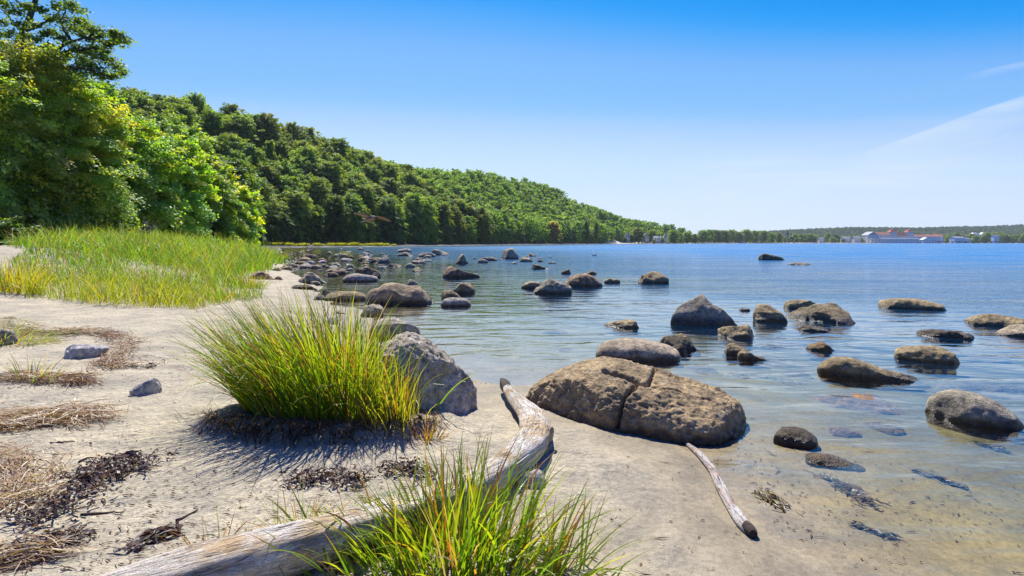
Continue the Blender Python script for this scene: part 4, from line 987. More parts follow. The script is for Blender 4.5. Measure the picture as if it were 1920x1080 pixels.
# ---- clump in the foreground, behind whose blades the log runs
rng = np.random.default_rng(6)
N = 900; rx = np.concatenate([rng.normal(-.26, .19, 520), rng.uniform(-.95, -.4, 150), rng.uniform(.05, .36, 45)]); ry = np.concatenate([rng.normal(2.60, .15, 520), rng.normal(2.48, .10, 150), rng.normal(2.50, .10, 45)])
kp = ry < 2.98; rx, ry = rx[kp], ry[kp]; N = len(rx)
roots = np.stack([rx, ry, ground_h(rx, ry) - .01], 1)
h = rng.uniform(.25, .62, N) * np.interp(rx, [-.85, -.45, -.2, .1, .4], [.60, .72, 1.05, 1.0, .85])
v, q, c = clump_mesh('g', roots, h, rng, lean=.35, curl=.6, wid=.0120, yellow=.16, brown=.08, orange=.07, center=np.array([-.26, 2.58]), out=.55, seg=7)
clump_obj('grass_clump', v, q, c, 'nearest grass clump with green and orange blades rising in front of the driftwood log', origin=(-.13, 2.58, gz(-.13, 2.58)))
def tuft(px, py, n, h, wpx, label, seed, wid=.006, group=None, yellow=.25, brown=.1, orange=.05, lean=.35, curl=.6, az0=None, azs=0, out=.5, flat=.5):
    r2 = np.random.default_rng(seed); X, D, z = on_ground(px, py); w = wpx * D / F / 2
    a = r2.uniform(0, 6.28, n); r_ = np.sqrt(r2.random(n)); rx = X + w * r_ * np.cos(a); ry = D + w * flat * r_ * np.sin(a)
    roots = np.stack([rx, ry, ground_h(rx, ry) - .01], 1)
    v, q, c = clump_mesh('g', roots, r2.uniform(.45, 1.0, n) * h, r2, az0=az0, azs=azs, lean=lean, curl=curl, wid=wid, yellow=yellow, brown=brown, orange=orange, center=np.array([X, D]), out=out)
    return clump_obj('grass_tuft', v, q, c, label, 'grass tuft', group, origin=(X, D, z))
tuft(20, 548, 500, 1.0, 120, 'yellow green tuft at the left edge next to the marsh grass', 70, .014, yellow=.55, orange=.12, lean=.2, curl=.35)
tuft(15, 640, 500, .42, 160, 'flattened tuft of green and yellow grass at the left edge round the grey stone', 71, .007, yellow=.4, lean=.9, curl=.7, az0=R(-10), azs=.6)
tuft(62, 712, 60, .38, 90, 'sparse tuft with three long green blades above a tangle of straw', 72, .007, yellow=.3, lean=.7, brown=.3)
tuft(470, 540, 300, .55, 60, 'green tuft at the sandy front right corner of the marsh grass', 73, .010, yellow=.35, lean=.35, curl=.5)
tuft(400, 1040, 40, .30, 120, 'sparse reddish brown tuft behind the near end of the driftwood log', 74, .005, brown=.65, yellow=.3, lean=.7)
tuft(560, 985, 46, .34, 130, 'thin brownish blades growing behind the middle of the driftwood log', 75, .005, brown=.45, yellow=.4, lean=.4)
tuft(1030, 1075, 40, .42, 110, 'few thin green blades on the bare sand right of the nearest clump', 76, .006, brown=.25, yellow=.2, lean=.35, curl=.5)
tuft(800, 812, 60, .22, 60, 'small rusty dry tuft at the foot of the pale granite boulder', 77, .006, brown=.7, yellow=.6, orange=.1)
tuft(500, 476, 420, 1.1, 26, 'rounded dark green tuft at the back right end of the marsh grass', 78, .04, yellow=.12, orange=0)
tuft(526, 486, 380, .7, 26, 'small dark green tuft on the cobble bank beside the inlet', 79, .03, yellow=.05, orange=0)
tuft(648, 480, 60, 1.0, 14, 'sprig of green grass standing in the blue inlet', 80, .05, yellow=.3, out=.3)
tuft(766, 490, 40, .6, 8, 'tiny sprig of grass beside the flat sandy coloured stone', 81, .04, yellow=.3, out=.3)
tuft(455, 470, 500, 1.0, 60, 'bright green tuft at the far tip of the marsh grass', 82, .035, yellow=.3, orange=0)
# tufts on the far bank
proto = None; rng = np.random.default_rng(9)
for k, (px, w) in enumerate([(488, 12), (502, 15), (514, 12), (526, 14), (540, 16), (556, 12), (570, 16), (594, 14), (606, 10), (624, 18), (640, 16), (652, 14), (664, 16), (676, 12), (690, 13), (700, 14), (712, 16), (724, 12), (738, 10)]):
    D = np.interp(px, [480, 560, 740], [198, 204, 244]); X = (px - 960) * D / F
    if proto is None:
        n = 260; a = rng.uniform(0, 6.28, n); r_ = np.sqrt(rng.random(n)); roots = np.stack([r_ * np.cos(a), r_ * np.sin(a) * .7, np.zeros(n)], 1)
        v, q, c = clump_mesh('g', roots, rng.uniform(.5, 1.1, n), rng, lean=.3, curl=.6, wid=.11, yellow=.35, brown=0, orange=0, center=np.zeros(2), out=.5)
        proto = mesh_np('grass_tuft', v, q, None, {'col': c}); proto.materials.append(M_GRASS)
    s = w * D / F / 2
    o = ob('grass_tuft', proto, loc=(X, D, gz(X, D)), rot=(0, 0, rng.uniform(0, 6)), scale=(s, s, s * rng.uniform(.8, 1.1)))
    tag(o, 'bright green tuft in the row on the far bank below the forest', 'grass tuft', 'tufts on the far bank')

# ---- the marsh grass: nobody could count its blades
rng = np.random.default_rng(15)
MARSH = [(-12.2, 13.6), (-9.9, 12.3), (-7.1, 11.7), (-6.5, 12.4), (-6.6, 14.5), (-9.0, 19), (-9.9, 22), (-13.6, 32), (-20, 48), (-27, 62), (-35, 64), (-33, 50), (-27, 36), (-22, 26), (-17, 19)]
P_ = np.array(MARSH); M_ = 330000
x_ = rng.uniform(P_[:, 0].min(), P_[:, 0].max(), M_); y_ = rng.uniform(P_[:, 1].min(), P_[:, 1].max(), M_)
k = in_poly(x_ + 1.1 * fbm2(x_, y_, .45, 61, 3), y_ + .9 * fbm2(x_, y_, .6, 62, 3), MARSH); x_, y_ = x_[k], y_[k]
k = rng.random(len(x_)) < np.clip((15 / y_) ** 1.7, 0, 1) * np.clip(.70 + .9 * fbm2(x_, y_, .5, 8, 3), .12, 1); x_, y_ = x_[k], y_[k]
N = len(x_); print('marsh blades', N)
roots = np.stack([x_, y_, ground_h(x_, y_) - .02], 1)
pat = fbm2(x_, y_, .35, 19, 3)
hgt = rng.uniform(.5, 1.0, N) * np.interp(y_, [11, 16, 24, 36, 60], [.60, .82, 1.0, 1.25, 1.3]) * np.clip(1 + .55 * pat + .35 * fbm2(x_, y_, 1.1, 23, 2), .35, 1.8)
az = np.where(rng.random(N) < .62, R(168), R(35)) + rng.normal(0, .7, N)
yel = np.clip(np.interp(y_, [11, 14, 20, 50], [.50, .30, .04, 0]) + .34 * pat * np.interp(y_, [11, 18, 26], [1, .7, .2]), 0, 1)
g_, tp = grass_cols(rng, N, 0.0, .03, .0); g_ = g_ * np.array((.95, 1.22, 1)); tp = tp * np.array((1, 1.15, 1)); mixy = np.clip(yel + rng.normal(0, .2, N), 0, 1)[:, None]
g_ = g_ + (GY - g_) * mixy * .9; tp = tp + (GY * 1.1 - tp) * mixy
ko = rng.random(N) < .10 * np.interp(y_, [11, 18, 28], [1, .7, 0]); g_[ko] = GO; tp[ko] = GO
v, q, c = blades_np(roots, hgt, az, np.abs(rng.normal(.28, .2, N)), np.abs(rng.normal(.75, .4, N)), np.clip(.0011 * y_, .010, .06) * rng.uniform(.6, 1.3, N), g_, tp, rng, 4)
tag(clump_obj('marsh_grass', v, q, c, None), kind='stuff')

# ---- dry straw, eelgrass and bladder weed lying on the sand
M_STRAW = leaf_mat('dry straw', .15, .03, 0)
def litter(name, spine, width, n, L, wid, cols, label, cat, seed, lift=.02, spread=.6, curl=.8, along=None):
    """flat strands scattered along a path given as photo points on the ground"""
    r2 = np.random.default_rng(seed); W = np.array([on_ground(*p)[:2] for p in spine]); S = resample(W, 60)
    k = r2.integers(0, 60, n); off = r2.normal(0, width / 2, (n, 2)); off[:, 1] *= 1.0
    c = S[k] + off; tg = np.gradient(S, axis=0)[k]; az = (np.arctan2(tg[:, 1], tg[:, 0]) if along is None else np.full(n, along)) + r2.normal(0, spread, n) + np.where(r2.random(n) < .5, np.pi, 0)
    roots = np.stack([c[:, 0], c[:, 1], ground_h(c[:, 0], c[:, 1]) + r2.random(n) * lift + .003], 1)
    cl = np.array(cols)[r2.integers(0, len(cols), n)] * r2.uniform(.6, 1.25, n)[:, None]
    seg = 5; t = np.linspace(0, 1, seg + 1); LL = (L * r2.uniform(.4, 1.2, n)); cv = r2.normal(0, curl, n)
    th = az[:, None] + cv[:, None] * (t[None] - .5); ds = (LL / seg)[:, None]
    hx = np.cumsum(np.cos(th) * ds, 1); hy = np.cumsum(np.sin(th) * ds, 1)
    X_ = roots[:, :1] + hx - hx.mean(1, keepdims=True); Y_ = roots[:, 1:2] + hy - hy.mean(1, keepdims=True)
    zz = ground_h(X_.ravel(), Y_.ravel()).reshape(X_.shape) + (roots[:, 2] - ground_h(c[:, 0], c[:, 1]))[:, None] + .012 * np.abs(np.sin(t * 3.1))[None] * r2.random(n)[:, None] + r2.random((n, seg + 1)) * lift * .4
    sp = np.stack([X_, Y_, zz], -1); pw = np.stack([-np.sin(th), np.cos(th), r2.normal(0, .5, (n, 1)) * np.ones_like(th)], -1)
    ww = (wid * r2.uniform(.5, 1.4, n))[:, None] * np.clip(1.05 - (2 * t[None] - 1) ** 4, .1, 1)
    v = np.stack([sp - pw * ww[..., None] / 2, sp + pw * ww[..., None] / 2], 2).reshape(-1, 3)
    i = (np.arange(n) * (seg + 1) * 2)[:, None] + np.arange(seg)[None] * 2; q = np.stack([i, i + 1, i + 3, i + 2], -1).reshape(-1, 4)
    og = np.array([S[30][0], S[30][1], gz(*S[30])])
    o = ob(name, mesh_np(name, v - og, q, None, {'col': np.repeat(cl, (seg + 1) * 2, 0)}), M_STRAW, loc=og); tag(o, label, cat)
    return o
SB = [(.22, .12, .05), (.30, .20, .10), (.14, .075, .035), (.36, .28, .17)]; SP = [(.42, .33, .20), (.34, .24, .12), (.22, .13, .06), (.50, .42, .28)]; SW = [(.055, .034, .024), (.085, .050, .030), (.034, .025, .022), (.14, .085, .045)]
litter('dry_grass', [(95, 622), (160, 624), (215, 632), (235, 655), (205, 680), (215, 692)], .22, 900, .30, .0055, SB, 'brown bow of dry grass curling round the pale speckled stone', 'dry grass', 1, .05)
litter('dry_grass', [(5, 712), (70, 714), (140, 714), (160, 720)], .14, 520, .28, .005, SB, 'brown tangle of dry grass under the three long green blades', 'dry grass', 2, .05)
litter('dry_grass', [(-30, 800), (40, 795), (110, 782), (170, 786)], .26, 950, .34, .005, SP, 'large pale tangle of straw on the sand at the left edge, upper end', 'dry grass', 3, .05)
litter('dry_grass', [(-20, 850), (30, 870), (60, 900), (20, 940), (-20, 950)], .20, 420, .30, .005, SP, 'yellowish straw curls at the left edge just below the large pale tangle', 'dry grass', 4, .05)
litter('dry_grass', [(-20, 1050), (40, 1045), (90, 1040)], .10, 170, .30, .005, SP, 'orange straw wisp in the lower left corner', 'dry grass', 5, .03)
litter('dry_grass', [(0, 600), (60, 625), (110, 632)], .3, 260, .4, .007, [(.12, .17, .04), (.3, .26, .08), (.2, .14, .06)], 'greenish flattened strands round the left edge tuft', 'dry grass', 6, .06)
litter('seaweed', [(60, 975), (120, 945), (170, 905), (225, 888), (280, 868)], .15, 560, .075, .010, SW, 'long dark brown bank of bladder weed on the sand left of the shadow', 'seaweed', 11, .03, 1.2, 1.5)
litter('seaweed', [(120, 905), (165, 890), (200, 870), (255, 862)], .07, 220, .07, .010, SW, 'upper dark strand of bladder weed parallel to the long bank', 'seaweed', 12, .03, 1.2, 1.5)
litter('seaweed', [(50, 1030), (95, 1022), (140, 1005)], .09, 190, .08, .010, SW, 'dark weed heap by the orange straw wisp in the lower left', 'seaweed', 13, .03, 1.0, 1.2)
litter('seaweed', [(245, 1030), (285, 1012), (320, 1000)], .05, 150, .10, .011, SW, 'thin dark weed streaks on the sand beside the near end of the log', 'seaweed', 14, .015, .5, .6)
litter('seaweed', [(550, 905), (590, 898), (640, 900), (670, 912)], .11, 260, .065, .010, SW, 'dark lumpy weed patch where the blade shadows of the big clump end', 'seaweed', 15, .03, 1.2, 1.5)
litter('seaweed', [(720, 885), (770, 880), (800, 890)], .11, 200, .065, .010, SW, 'dark weed patch on the sand just behind the driftwood log', 'seaweed', 16, .03, 1.2, 1.5)
litter('seaweed', [(240, 688), (280, 690), (300, 680)], .12, 120, .06, .01, SW, 'thin scatter of dark weed near the white and grey broken stone', 'seaweed', 17, .015, 1.2, 1.2)
# crumbs and twigs strewn over the whole beach and sea bed
rng = np.random.default_rng(77); n = 11000
py_ = 565 + 520 * rng.random(n) ** 1.1; px_ = rng.uniform(-60, 1960, n); D_ = 1.4 * F / (py_ - YH); X_ = (px_ - 960) * D_ / F
dens = fbm2(X_, D_, .8, 3, 3); d_ = shore_d(X_, D_)
k = rng.random(n) < np.where(d_ > 1.2, .55, np.where(d_ > -.1, .10, .42)) * np.clip(.6 + dens, .1, 1.4)
X_, D_ = X_[k], D_[k]; n = len(X_); z_ = ground_h(X_, D_) + .004
az = rng.normal(.15, .6, n); L = rng.uniform(.004, .020, n) * np.where(rng.random(n) < .10, 3.2, 1); W_ = rng.uniform(.0018, .0055, n)
u = np.stack([np.cos(az), np.sin(az), np.zeros(n)], 1); w_ = np.stack([-np.sin(az), np.cos(az), np.zeros(n)], 1); c0 = np.stack([X_, D_, z_], 1)
u *= L[:, None]; w_ *= W_[:, None]; up = np.array([0, 0, .004])
v = np.stack([c0 - u, c0 - w_ + up, c0 + u, c0 + w_ + up], 1).reshape(-1, 3)
cl = np.array(SW + [(.15, .10, .06), (.20, .13, .07), (.06, .045, .03)])[rng.integers(0, 7, n)]
tag(ob('beach_debris', mesh_np('beach_debris', v, np.arange(4 * n).reshape(-1, 4), None, {'col': np.repeat(cl, 4, 0)}), M_STRAW), kind='stuff')
# weed on the sea bed
def bed_weed(px, py, L, w, rz, seed, label):
    X, D = px2w(px, py, -.08); r2 = np.random.default_rng(seed); n = 160
    a = r2.uniform(-1, 1, n) * L / 2; b = r2.normal(0, w / 2, n) * (1 - .6 * np.abs(a / L * 2))
    x_ = X + a * math.cos(rz) - b * math.sin(rz); y_ = D + a * math.sin(rz) + b * math.cos(rz)
    roots = np.stack([x_, y_, ground_h(x_, y_) + .003], 1); cl = np.array([(.05, .045, .02), (.035, .03, .018), (.06, .07, .025)])[r2.integers(0, 3, n)]
    v, q, c = blades_np(roots, r2.uniform(.02, .07, n), rz + r2.normal(0, 1.1, n), r2.uniform(1.3, 1.55, n), r2.uniform(0, .1, n), r2.uniform(.006, .014, n), cl, cl, r2, 3)
    og = np.array([X, D, gz(X, D)]); o = ob('seaweed', mesh_np('seaweed', v - og, q, None, {'col': c}), M_STRAW, loc=og); tag(o, label, 'seaweed')
UW = [(.15, .105, .040), (.11, .08, .035), (.13, .12, .040)]
for k, (sp, w, n, lab) in enumerate([([(1560, 900), (1600, 930), (1640, 950)], .05, 90, 'long thin weed trailing under water from the brown weedy slab'), ([(1715, 884), (1760, 900), (1812, 918)], .03, 70, 'green streak of weed under water in the middle of the near right shallows'),
                                     ([(1432, 925), (1446, 940), (1462, 950)], .07, 80, 'dark weed blot under water right of the bleached stick'), ([(1825, 830), (1862, 842), (1890, 850)], .04, 60, 'dark weed streak under water below the domed boulder'),
                                     ([(1600, 985), (1640, 1000), (1680, 1010)], .03, 50, 'thin dark weed line under water in the near right corner'), ([(1385, 705), (1440, 712), (1500, 722)], .16, 120, 'dark weed patch under water behind the right end of the cracked boulder')]):
    litter('seaweed', sp, w, n, .09, .009, UW, lab, 'seaweed', 30 + k, .01, .5, .8)

# ---- driftwood
def wood_mat(name, light, tan, dark):
    m, t, out = new_mat(name)
    uv = nd(t, 'ShaderNodeUVMap', uv_map='uv'); mp = nd(t, 'ShaderNodeMapping'); mp.inputs['Scale'].default_value = (2.2, 8, 1); t.links.new(uv.outputs[0], mp.inputs[0])
    tc = nd(t, 'ShaderNodeTexCoord'); O = tc.outputs['Object']
    gr = noise_n(t, mp.outputs[0], 3.0, 7, .65, 1.2); big = noise_n(t, O, 4.2, 5, .6, .6); fine = noise_n(t, mp.outputs[0], 14, 5, .7, .5); bl = noise_n(t, O, 13, 5, .65)
    c = mix_c(t, ramp(t, big, .40, .66), light, tan)
    c = mix_c(t, math_n(t, 'MULTIPLY', ramp(t, gr, .54, .68), .8), c, tuple(x * .62 for x in tan))
    c = mix_c(t, math_n(t, 'MULTIPLY', ramp(t, bl, .60, .72), .75), c, light)
    c = mix_c(t, ramp(t, gr, .405, .33), c, dark)
    c = mix_c(t, math_n(t, 'MULTIPLY', ramp(t, fine, .42, .30), .7), c, tuple(x * 2.2 for x in dark))
    p = nd(t, 'ShaderNodeBsdfPrincipled', i={'Roughness': .82, 'Specular IOR Level': .25}); t.links.new(c, p.inputs['Base Color'])
    hgt = math_n(t, 'ADD', math_n(t, 'MULTIPLY', ramp(t, gr, .30, .55), .022), math_n(t, 'ADD', math_n(t, 'MULTIPLY', fine, .010), math_n(t, 'MULTIPLY', bl, .012)))
    bp = nd(t, 'ShaderNodeBump', i={'Strength': .9, 'Distance': 1.0}); t.links.new(hgt, bp.inputs['Height']); t.links.new(bp.outputs[0], p.inputs['Normal'])
    t.links.new(p.outputs[0], out.inputs[0]); return m
M_LOG = wood_mat('bleached driftwood', (.74, .68, .57), (.52, .37, .20), (.07, .05, .032)); M_CHAR = plain('rotten dark wood', (.045, .032, .024), .95, .5, 20)
def wood_piece(name, pts, rad, seed, m, n=150, seg=30, amp=.10, flat=1.0):
    r2 = np.random.default_rng(seed); c = resample(pts, n); rr = np.maximum(resample(np.array(rad)[:, None] * np.ones((1, 2)), n)[:, 0], .004)
    v, q, t = tube(c, rr, seg, True); L = np.concatenate([[0], np.cumsum(np.linalg.norm(np.diff(c, axis=0), axis=1))])
    ang = np.tile(np.arange(seg) / seg, n); lu = np.repeat(L, seg); k = np.repeat(np.arange(n), seg)
    cc = np.stack([np.cos(ang * 6.283) * 1.2, np.sin(ang * 6.283) * 1.2, lu * 1.6], 1)
    f = fbm(cc + seed, seed, 3) * amp * 1.3 + .55 * amp * fbm(np.stack([np.cos(ang * 6.283) * 4, np.sin(ang * 6.283) * 4, lu * 1.1], 1), seed + 3, 3)
    gro = vnoise(np.stack([np.cos(ang * 6.283) * 3.2, np.sin(ang * 6.283) * 3.2, lu * 1.3 + 5], 1), seed + 9); f = f - .25 * np.exp(-(gro / .06) ** 2) * amp * 2
    vv = v[:n * seg]; ctr = c[k]; vv = ctr + (vv - ctr) * (1 + f)[:, None]; vv[:, 2] = ctr[:, 2] + (vv[:, 2] - ctr[:, 2]) * flat
    v = np.concatenate([vv, v[n * seg:]]); uv = np.concatenate([np.stack([lu, np.abs(ang - .5) * 2 * rr[k].mean() * 6], 1), [[0, 0], [L[-1], 0]]])
    return v, q, t, uv
def lg(px, py, r, lift=0.0):
    """centre of the log: its middle line appears at the photo point, resting on the sand"""
    z = .1
    for _ in range(8):
        X, D = px2w(px, py, z); z = gz(X, D) + r * .82 + lift
    return (X, D, z)
LP = [(947, 721, .036, .07), (957, 738, .058, .05), (976, 757, .080, .02), (995, 778, .098, 0), (1003, 808, .112, 0), (984, 842, .114, 0), (945, 875, .108, 0), (900, 903, .106, 0), (845, 932, .108, 0), (760, 962, .105, 0), (640, 1000, .112, 0), (500, 1038, .122, 0), (380, 1072, .125, 0), (250, 1110, .12, 0), (120, 1150, .10, 0)]
pts = [lg(a, b, r, l) for a, b, r, l in LP]; rad = [p[2] for p in LP]
root_o = empty('driftwood_log', pts[7]); tag(root_o, 'long bleached crooked driftwood log lying across the sand to the cracked boulder', 'driftwood')
og = np.array(pts[7]); v, q, t, uv = wood_piece('w', pts, rad, 3, M_LOG, 190, 36, .085, flat=.80)
ob('wood', mesh_np('wood', v - og, q, t, uv=uv, smooth=True), M_LOG, root_o)
# broken limb stubs at the bend
for (a, r0, r1, sd) in [([lg(1000, 818, .09, .02), lg(1020, 812, .07, .05), lg(1034, 815, .055, .06)], .085, .05, 5)]:
    v, q, t, uv = wood_piece('w', a, [r0, (r0 + r1) / 2 * 1.05, r1], sd, M_LOG, 30, 24, .10); ob('limb_stub', mesh_np('limb_stub', v - og, q, t, uv=uv, smooth=True), M_LOG, root_o)
# hollow dark tip
tip = [lg(944, 716, .030, .075), lg(948, 724, .044, .055), lg(953, 737, .044, .045)]
v, q, t, uv = wood_piece('w', tip, [.028, .046, .034], 6, M_CHAR, 24, 20, .22); ob('hollow_tip', mesh_np('hollow_tip', v - og + np.array([-.010, -.016, .022]), q, t, smooth=True), M_CHAR, root_o)
# the bleached stick half in the water
ST = [(1288, 832, .014, .0), (1310, 850, .024, 0), (1335, 880, .030, 0), (1352, 915, .031, 0), (1372, 950, .030, 0), (1392, 980, .030, 0), (1404, 994, .026, 0)]
def sg(px, py, r):
    z = .03
    for _ in range(6):
        X, D = px2w(px, py, z); z = max(gz(X, D), -.01) + r * .75
    return (X, D, z)
pts = [sg(a, b, r) for a, b, r, _ in ST]; root_o = empty('driftwood_stick', pts[3]); tag(root_o, 'straight bleached stick leading from the cracked boulder down to the wet sand', 'driftwood'); og = np.array(pts[3])
M_STICK = wood_mat('bleached stick', (.66, .62, .56), (.42, .28, .19), (.06, .035, .025))
v, q, t, uv = wood_piece('w', pts, [p[2] for p in ST], 8, M_STICK, 90, 20, .09); ob('wood', mesh_np('wood', v - og, q, t, uv=uv, smooth=True), M_STICK, root_o)
e0, e1 = np.array(pts[-2]), np.array(pts[-1]); dd = (e1 - e0) / np.linalg.norm(e1 - e0)
v, q, t, uv = wood_piece('w', [e1 - dd * .03, e1 + dd * .015, e1 + dd * .05], [.031, .030, .022], 9, M_CHAR, 16, 16, .25); ob('broken_end', mesh_np('broken_end', v - og, q, t, smooth=True), M_CHAR, root_o)
# loose twigs on the sand
M_TWIG = plain('dark twig', (.07, .05, .035), .9, .4, 30)
for k, (a, lab) in enumerate([([(330, 978), (352, 968), (372, 956)], 'dark forked twig on the sand behind the near end of the log'), ([(150, 968), (190, 964), (232, 962)], 'pair of straight dark reed stalks below the long bank of bladder weed'),
                              ([(148, 868), (165, 860), (182, 861)], 'thin curved twig above the upper strand of bladder weed'), ([(235, 852), (250, 848), (266, 847)], 'short dark stick at the tip of the upper strand of bladder weed'), ([(95, 832), (118, 830), (140, 828)], 'straight brown reed stalk at the right end of the large pale straw tangle')]):
    W = []
    for p in a: X, D, z = on_ground(*p); W.append((X, D, z + .006))
    mb = MB(); mb.tube(resample(W, 10) + np.random.default_rng(k).normal(0, .002, (10, 3)), np.linspace(.0065, .003, 10), 6); me = mb.mesh('twig', smooth=True); me.transform(Matrix.Translation(-Vector(W[1])))
    tag(ob('twig', me, M_TWIG, loc=W[1]), lab, 'twig')
# ================================================================== birds
def loft(mb, pts, rx, rz, seg=12):
    """body along points with elliptical rings"""
    pts = np.asarray(pts, float); n = len(pts); tan = np.gradient(pts, axis=0); tan /= np.linalg.norm(tan, axis=1)[:, None]
    side = np.cross(tan, np.array([0, 0, 1.0])); side /= np.linalg.norm(side, axis=1)[:, None] + 1e-9; up = np.cross(side, tan)
    th = np.linspace(0, 2 * np.pi, seg, endpoint=False)
    v = (pts[:, None] + np.array(rx)[:, None, None] * np.cos(th)[None, :, None] * side[:, None] + np.array(rz)[:, None, None] * np.sin(th)[None, :, None] * up[:, None]).reshape(-1, 3)
    i = np.arange(n - 1)[:, None] * seg; j = np.arange(seg)[None]; j2 = (j + 1) % seg
    q = np.stack([i + j, i + j2, i + seg + j2, i + seg + j], -1).reshape(-1, 4); v = np.concatenate([v, pts[:1], pts[-1:]])
    t = [(n * seg, (k + 1) % seg, k) for k in range(seg)] + [(n * seg + 1, (n - 1) * seg + k, (n - 1) * seg + (k + 1) % seg) for k in range(seg)]
    mb.add(v, q, t)
def bird_mat(name, under, top, speck):
    m, t, out = new_mat(name); tc = nd(t, 'ShaderNodeTexCoord'); g = nd(t, 'ShaderNodeNewGeometry')
    sp = nd(t, 'ShaderNodeSeparateXYZ'); t.links.new(g.outputs['Normal'], sp.inputs[0]); f = noise_n(t, tc.outputs['Object'], 28, 4, .7)
    c = mix_c(t, ramp(t, sp.outputs[2], -.2, .3), under, top); c = mix_c(t, ramp(t, f, .52, .6), c, speck)
    p = nd(t, 'ShaderNodeBsdfPrincipled', i={'Roughness': .75}); t.links.new(c, p.inputs['Base Color']); t.links.new(p.outputs[0], out.inputs[0]); return m
M_BR = bird_mat('mottled brown plumage', (.28, .21, .15), (.13, .095, .07), (.22, .16, .12)); M_WH = plain('white plumage', (.78, .78, .78), .7, .05); M_GW = plain('grey wing', (.36, .38, .41), .7, .1)
M_BK = plain('dark feathers', (.03, .025, .022), .8, .2); M_YB = plain('yellow bill', (.5, .32, .05), .5, .1); M_HB = plain('dark hood', (.05, .04, .035), .8, .2)
def flying_bird():
    loc = at_d(698, 409, 20.0); o = empty('flying_bird', loc); tag(o, 'brown mottled sea bird gliding with spread wings in front of the wooded hill', 'bird')
    k = 1 / 53.3                                        # metres per photo pixel at that distance
    mb = MB()                                           # x to the right, y away, z up; the bird flies to the right and towards the viewer
    loft(mb, [(-.30, .10, -.10), (-.22, .08, -.085), (-.10, .04, -.04), (.0, 0, -.01), (.09, -.05, .015), (.14, -.08, .02)], [.03, .07, .11, .11, .08, .04], [.02, .06, .10, .10, .07, .04], 14)
    def wing(root0, tip, chord0, chord1, mid):
        a = np.linspace(0, 1, 9); P = resample([root0, mid, tip], 9); ch = chord0 + (chord1 - chord0) * a ** 1.6; vs = []
        for p_, c_, s in zip(P, ch, a):
            th_ = .020 * (1 - .8 * s); vs += [p_ + np.array([.35 * c_, -.5 * c_ * .9, .02]), p_ + np.array([.05 * c_, -.05 * c_, th_ + .015]), p_ + np.array([-.45 * c_, .55 * c_, -.05 * c_ / .3]), p_ + np.array([0, 0, -th_ + .0])]
        v = np.array(vs); q = []
        for i in range(8):
            for j in range(4): q.append((i * 4 + j, i * 4 + (j + 1) % 4, i * 4 + 4 + (j + 1) % 4, i * 4 + 4 + j))
        q += [(3, 2, 1, 0), (32, 33, 34, 35)]; mb.add(v, q)
    wing(np.array([-.05, .02, .02]), np.array([-.70, .22, .20]), .36, .13, np.array([-.36, .10, .13]))
    wing(np.array([.02, -.03, .02]), np.array([.68, -.16, -.12]), .36, .13, np.array([.34, -.10, .02]))
    ob('body', mb.mesh('body', smooth=True), M_BR, o)
    mb = MB(); loft(mb, [(.10, -.06, .005), (.14, -.085, .015), (.185, -.11, .015), (.215, -.13, .008)], [.03, .048, .042, .012], [.03, .048, .042, .012], 12); ob('head', mb.mesh('head', smooth=True), M_HB, o)
    mb = MB(); mb.tube([(.205, -.125, .008), (.235, -.145, .0), (.25, -.155, -.012)], [.013, .010, .003], 6); ob('bill', mb.mesh('bill'), M_BK, o)
    mb = MB(); v = np.array([(-.26, .08, -.085), (-.24, .12, -.08), (-.42, .22, -.135), (-.46, .17, -.14), (-.44, .12, -.14)]); v2 = v + [0, 0, .012]
    mb.add(np.concatenate([v, v2]), [(0, 1, 6, 5), (1, 2, 7, 6), (2, 3, 8, 7), (3, 4, 9, 8), (4, 0, 5, 9)], [(0, 4, 1), (4, 3, 1), (3, 2, 1), (5, 6, 9), (9, 6, 8), (8, 6, 7)]); ob('tail', mb.mesh('tail'), M_WH, o)
flying_bird()
def gull(px, py, wpx, facing, pose, label, z=0.0, group=None):
    """small gull standing or swimming; body about 0.42 m long"""
    D = (H - z) * F / (py - YH); X = (px - 960) * D / F; s = wpx * D / F / .44
    o = empty('gull', (X, D, z), 0 if facing > 0 else math.pi, s); tag(o, label, 'gull', group)
    b = .16 if pose == 'stand' else .03
    mb = MB()
    loft(mb, [(-.20, 0, b + .075), (-.12, 0, b + .07), (0, 0, b + .065), (.10, 0, b + .085), (.135, 0, b + .13), (.15, 0, b + .18), (.175, 0, b + .205), (.21, 0, b + .205)], [.015, .055, .075, .06, .038, .036, .036, .012], [.012, .045, .068, .06, .04, .036, .034, .012], 12)
    ob('body', mb.mesh('body', smooth=True), M_WH, o)
    mb = MB()
    for sy in (-1, 1): loft(mb, [(.08, .055 * sy, b + .09), (-.04, .074 * sy, b + .10), (-.16, .045 * sy, b + .10), (-.25, .012 * sy, b + .10)], [.008, .014, .012, .004], [.02, .045, .028, .006], 8)
    ob('wing', mb.mesh('wing', smooth=True), M_GW, o)
    mb = MB(); mb.tube([(.205, 0, b + .203), (.235, 0, b + .198), (.252, 0, b + .190)], [.010, .008, .003], 6); ob('bill', mb.mesh('bill'), M_YB, o)
    if pose == 'stand':
        for sy in (-1, 1):
            mb = MB(); mb.tube([(.0, .03 * sy, b + .02), (.005, .03 * sy, .08), (0, .03 * sy, .0)], [.010, .007, .007], 6); mb.box(-.01, .05, .03 * sy - .025, .03 * sy + .025, -.005, .004); ob('leg', mb.mesh('leg'), M_YB, o)
gull(1114, 481, 11, -1, 'swim', 'white gull swimming apart on the open blue water')
gull(1012, 488.5, 8, 1, 'stand', 'white gull standing on the tiny black stone', .11)
gull(1031, 484, 8, -1, 'swim', 'white gull swimming just right of the gull on the tiny black stone')
gull(989, 486, 9, 1, 'stand', 'white gull on the brown stone right of the tall pale topped boulder', .19)
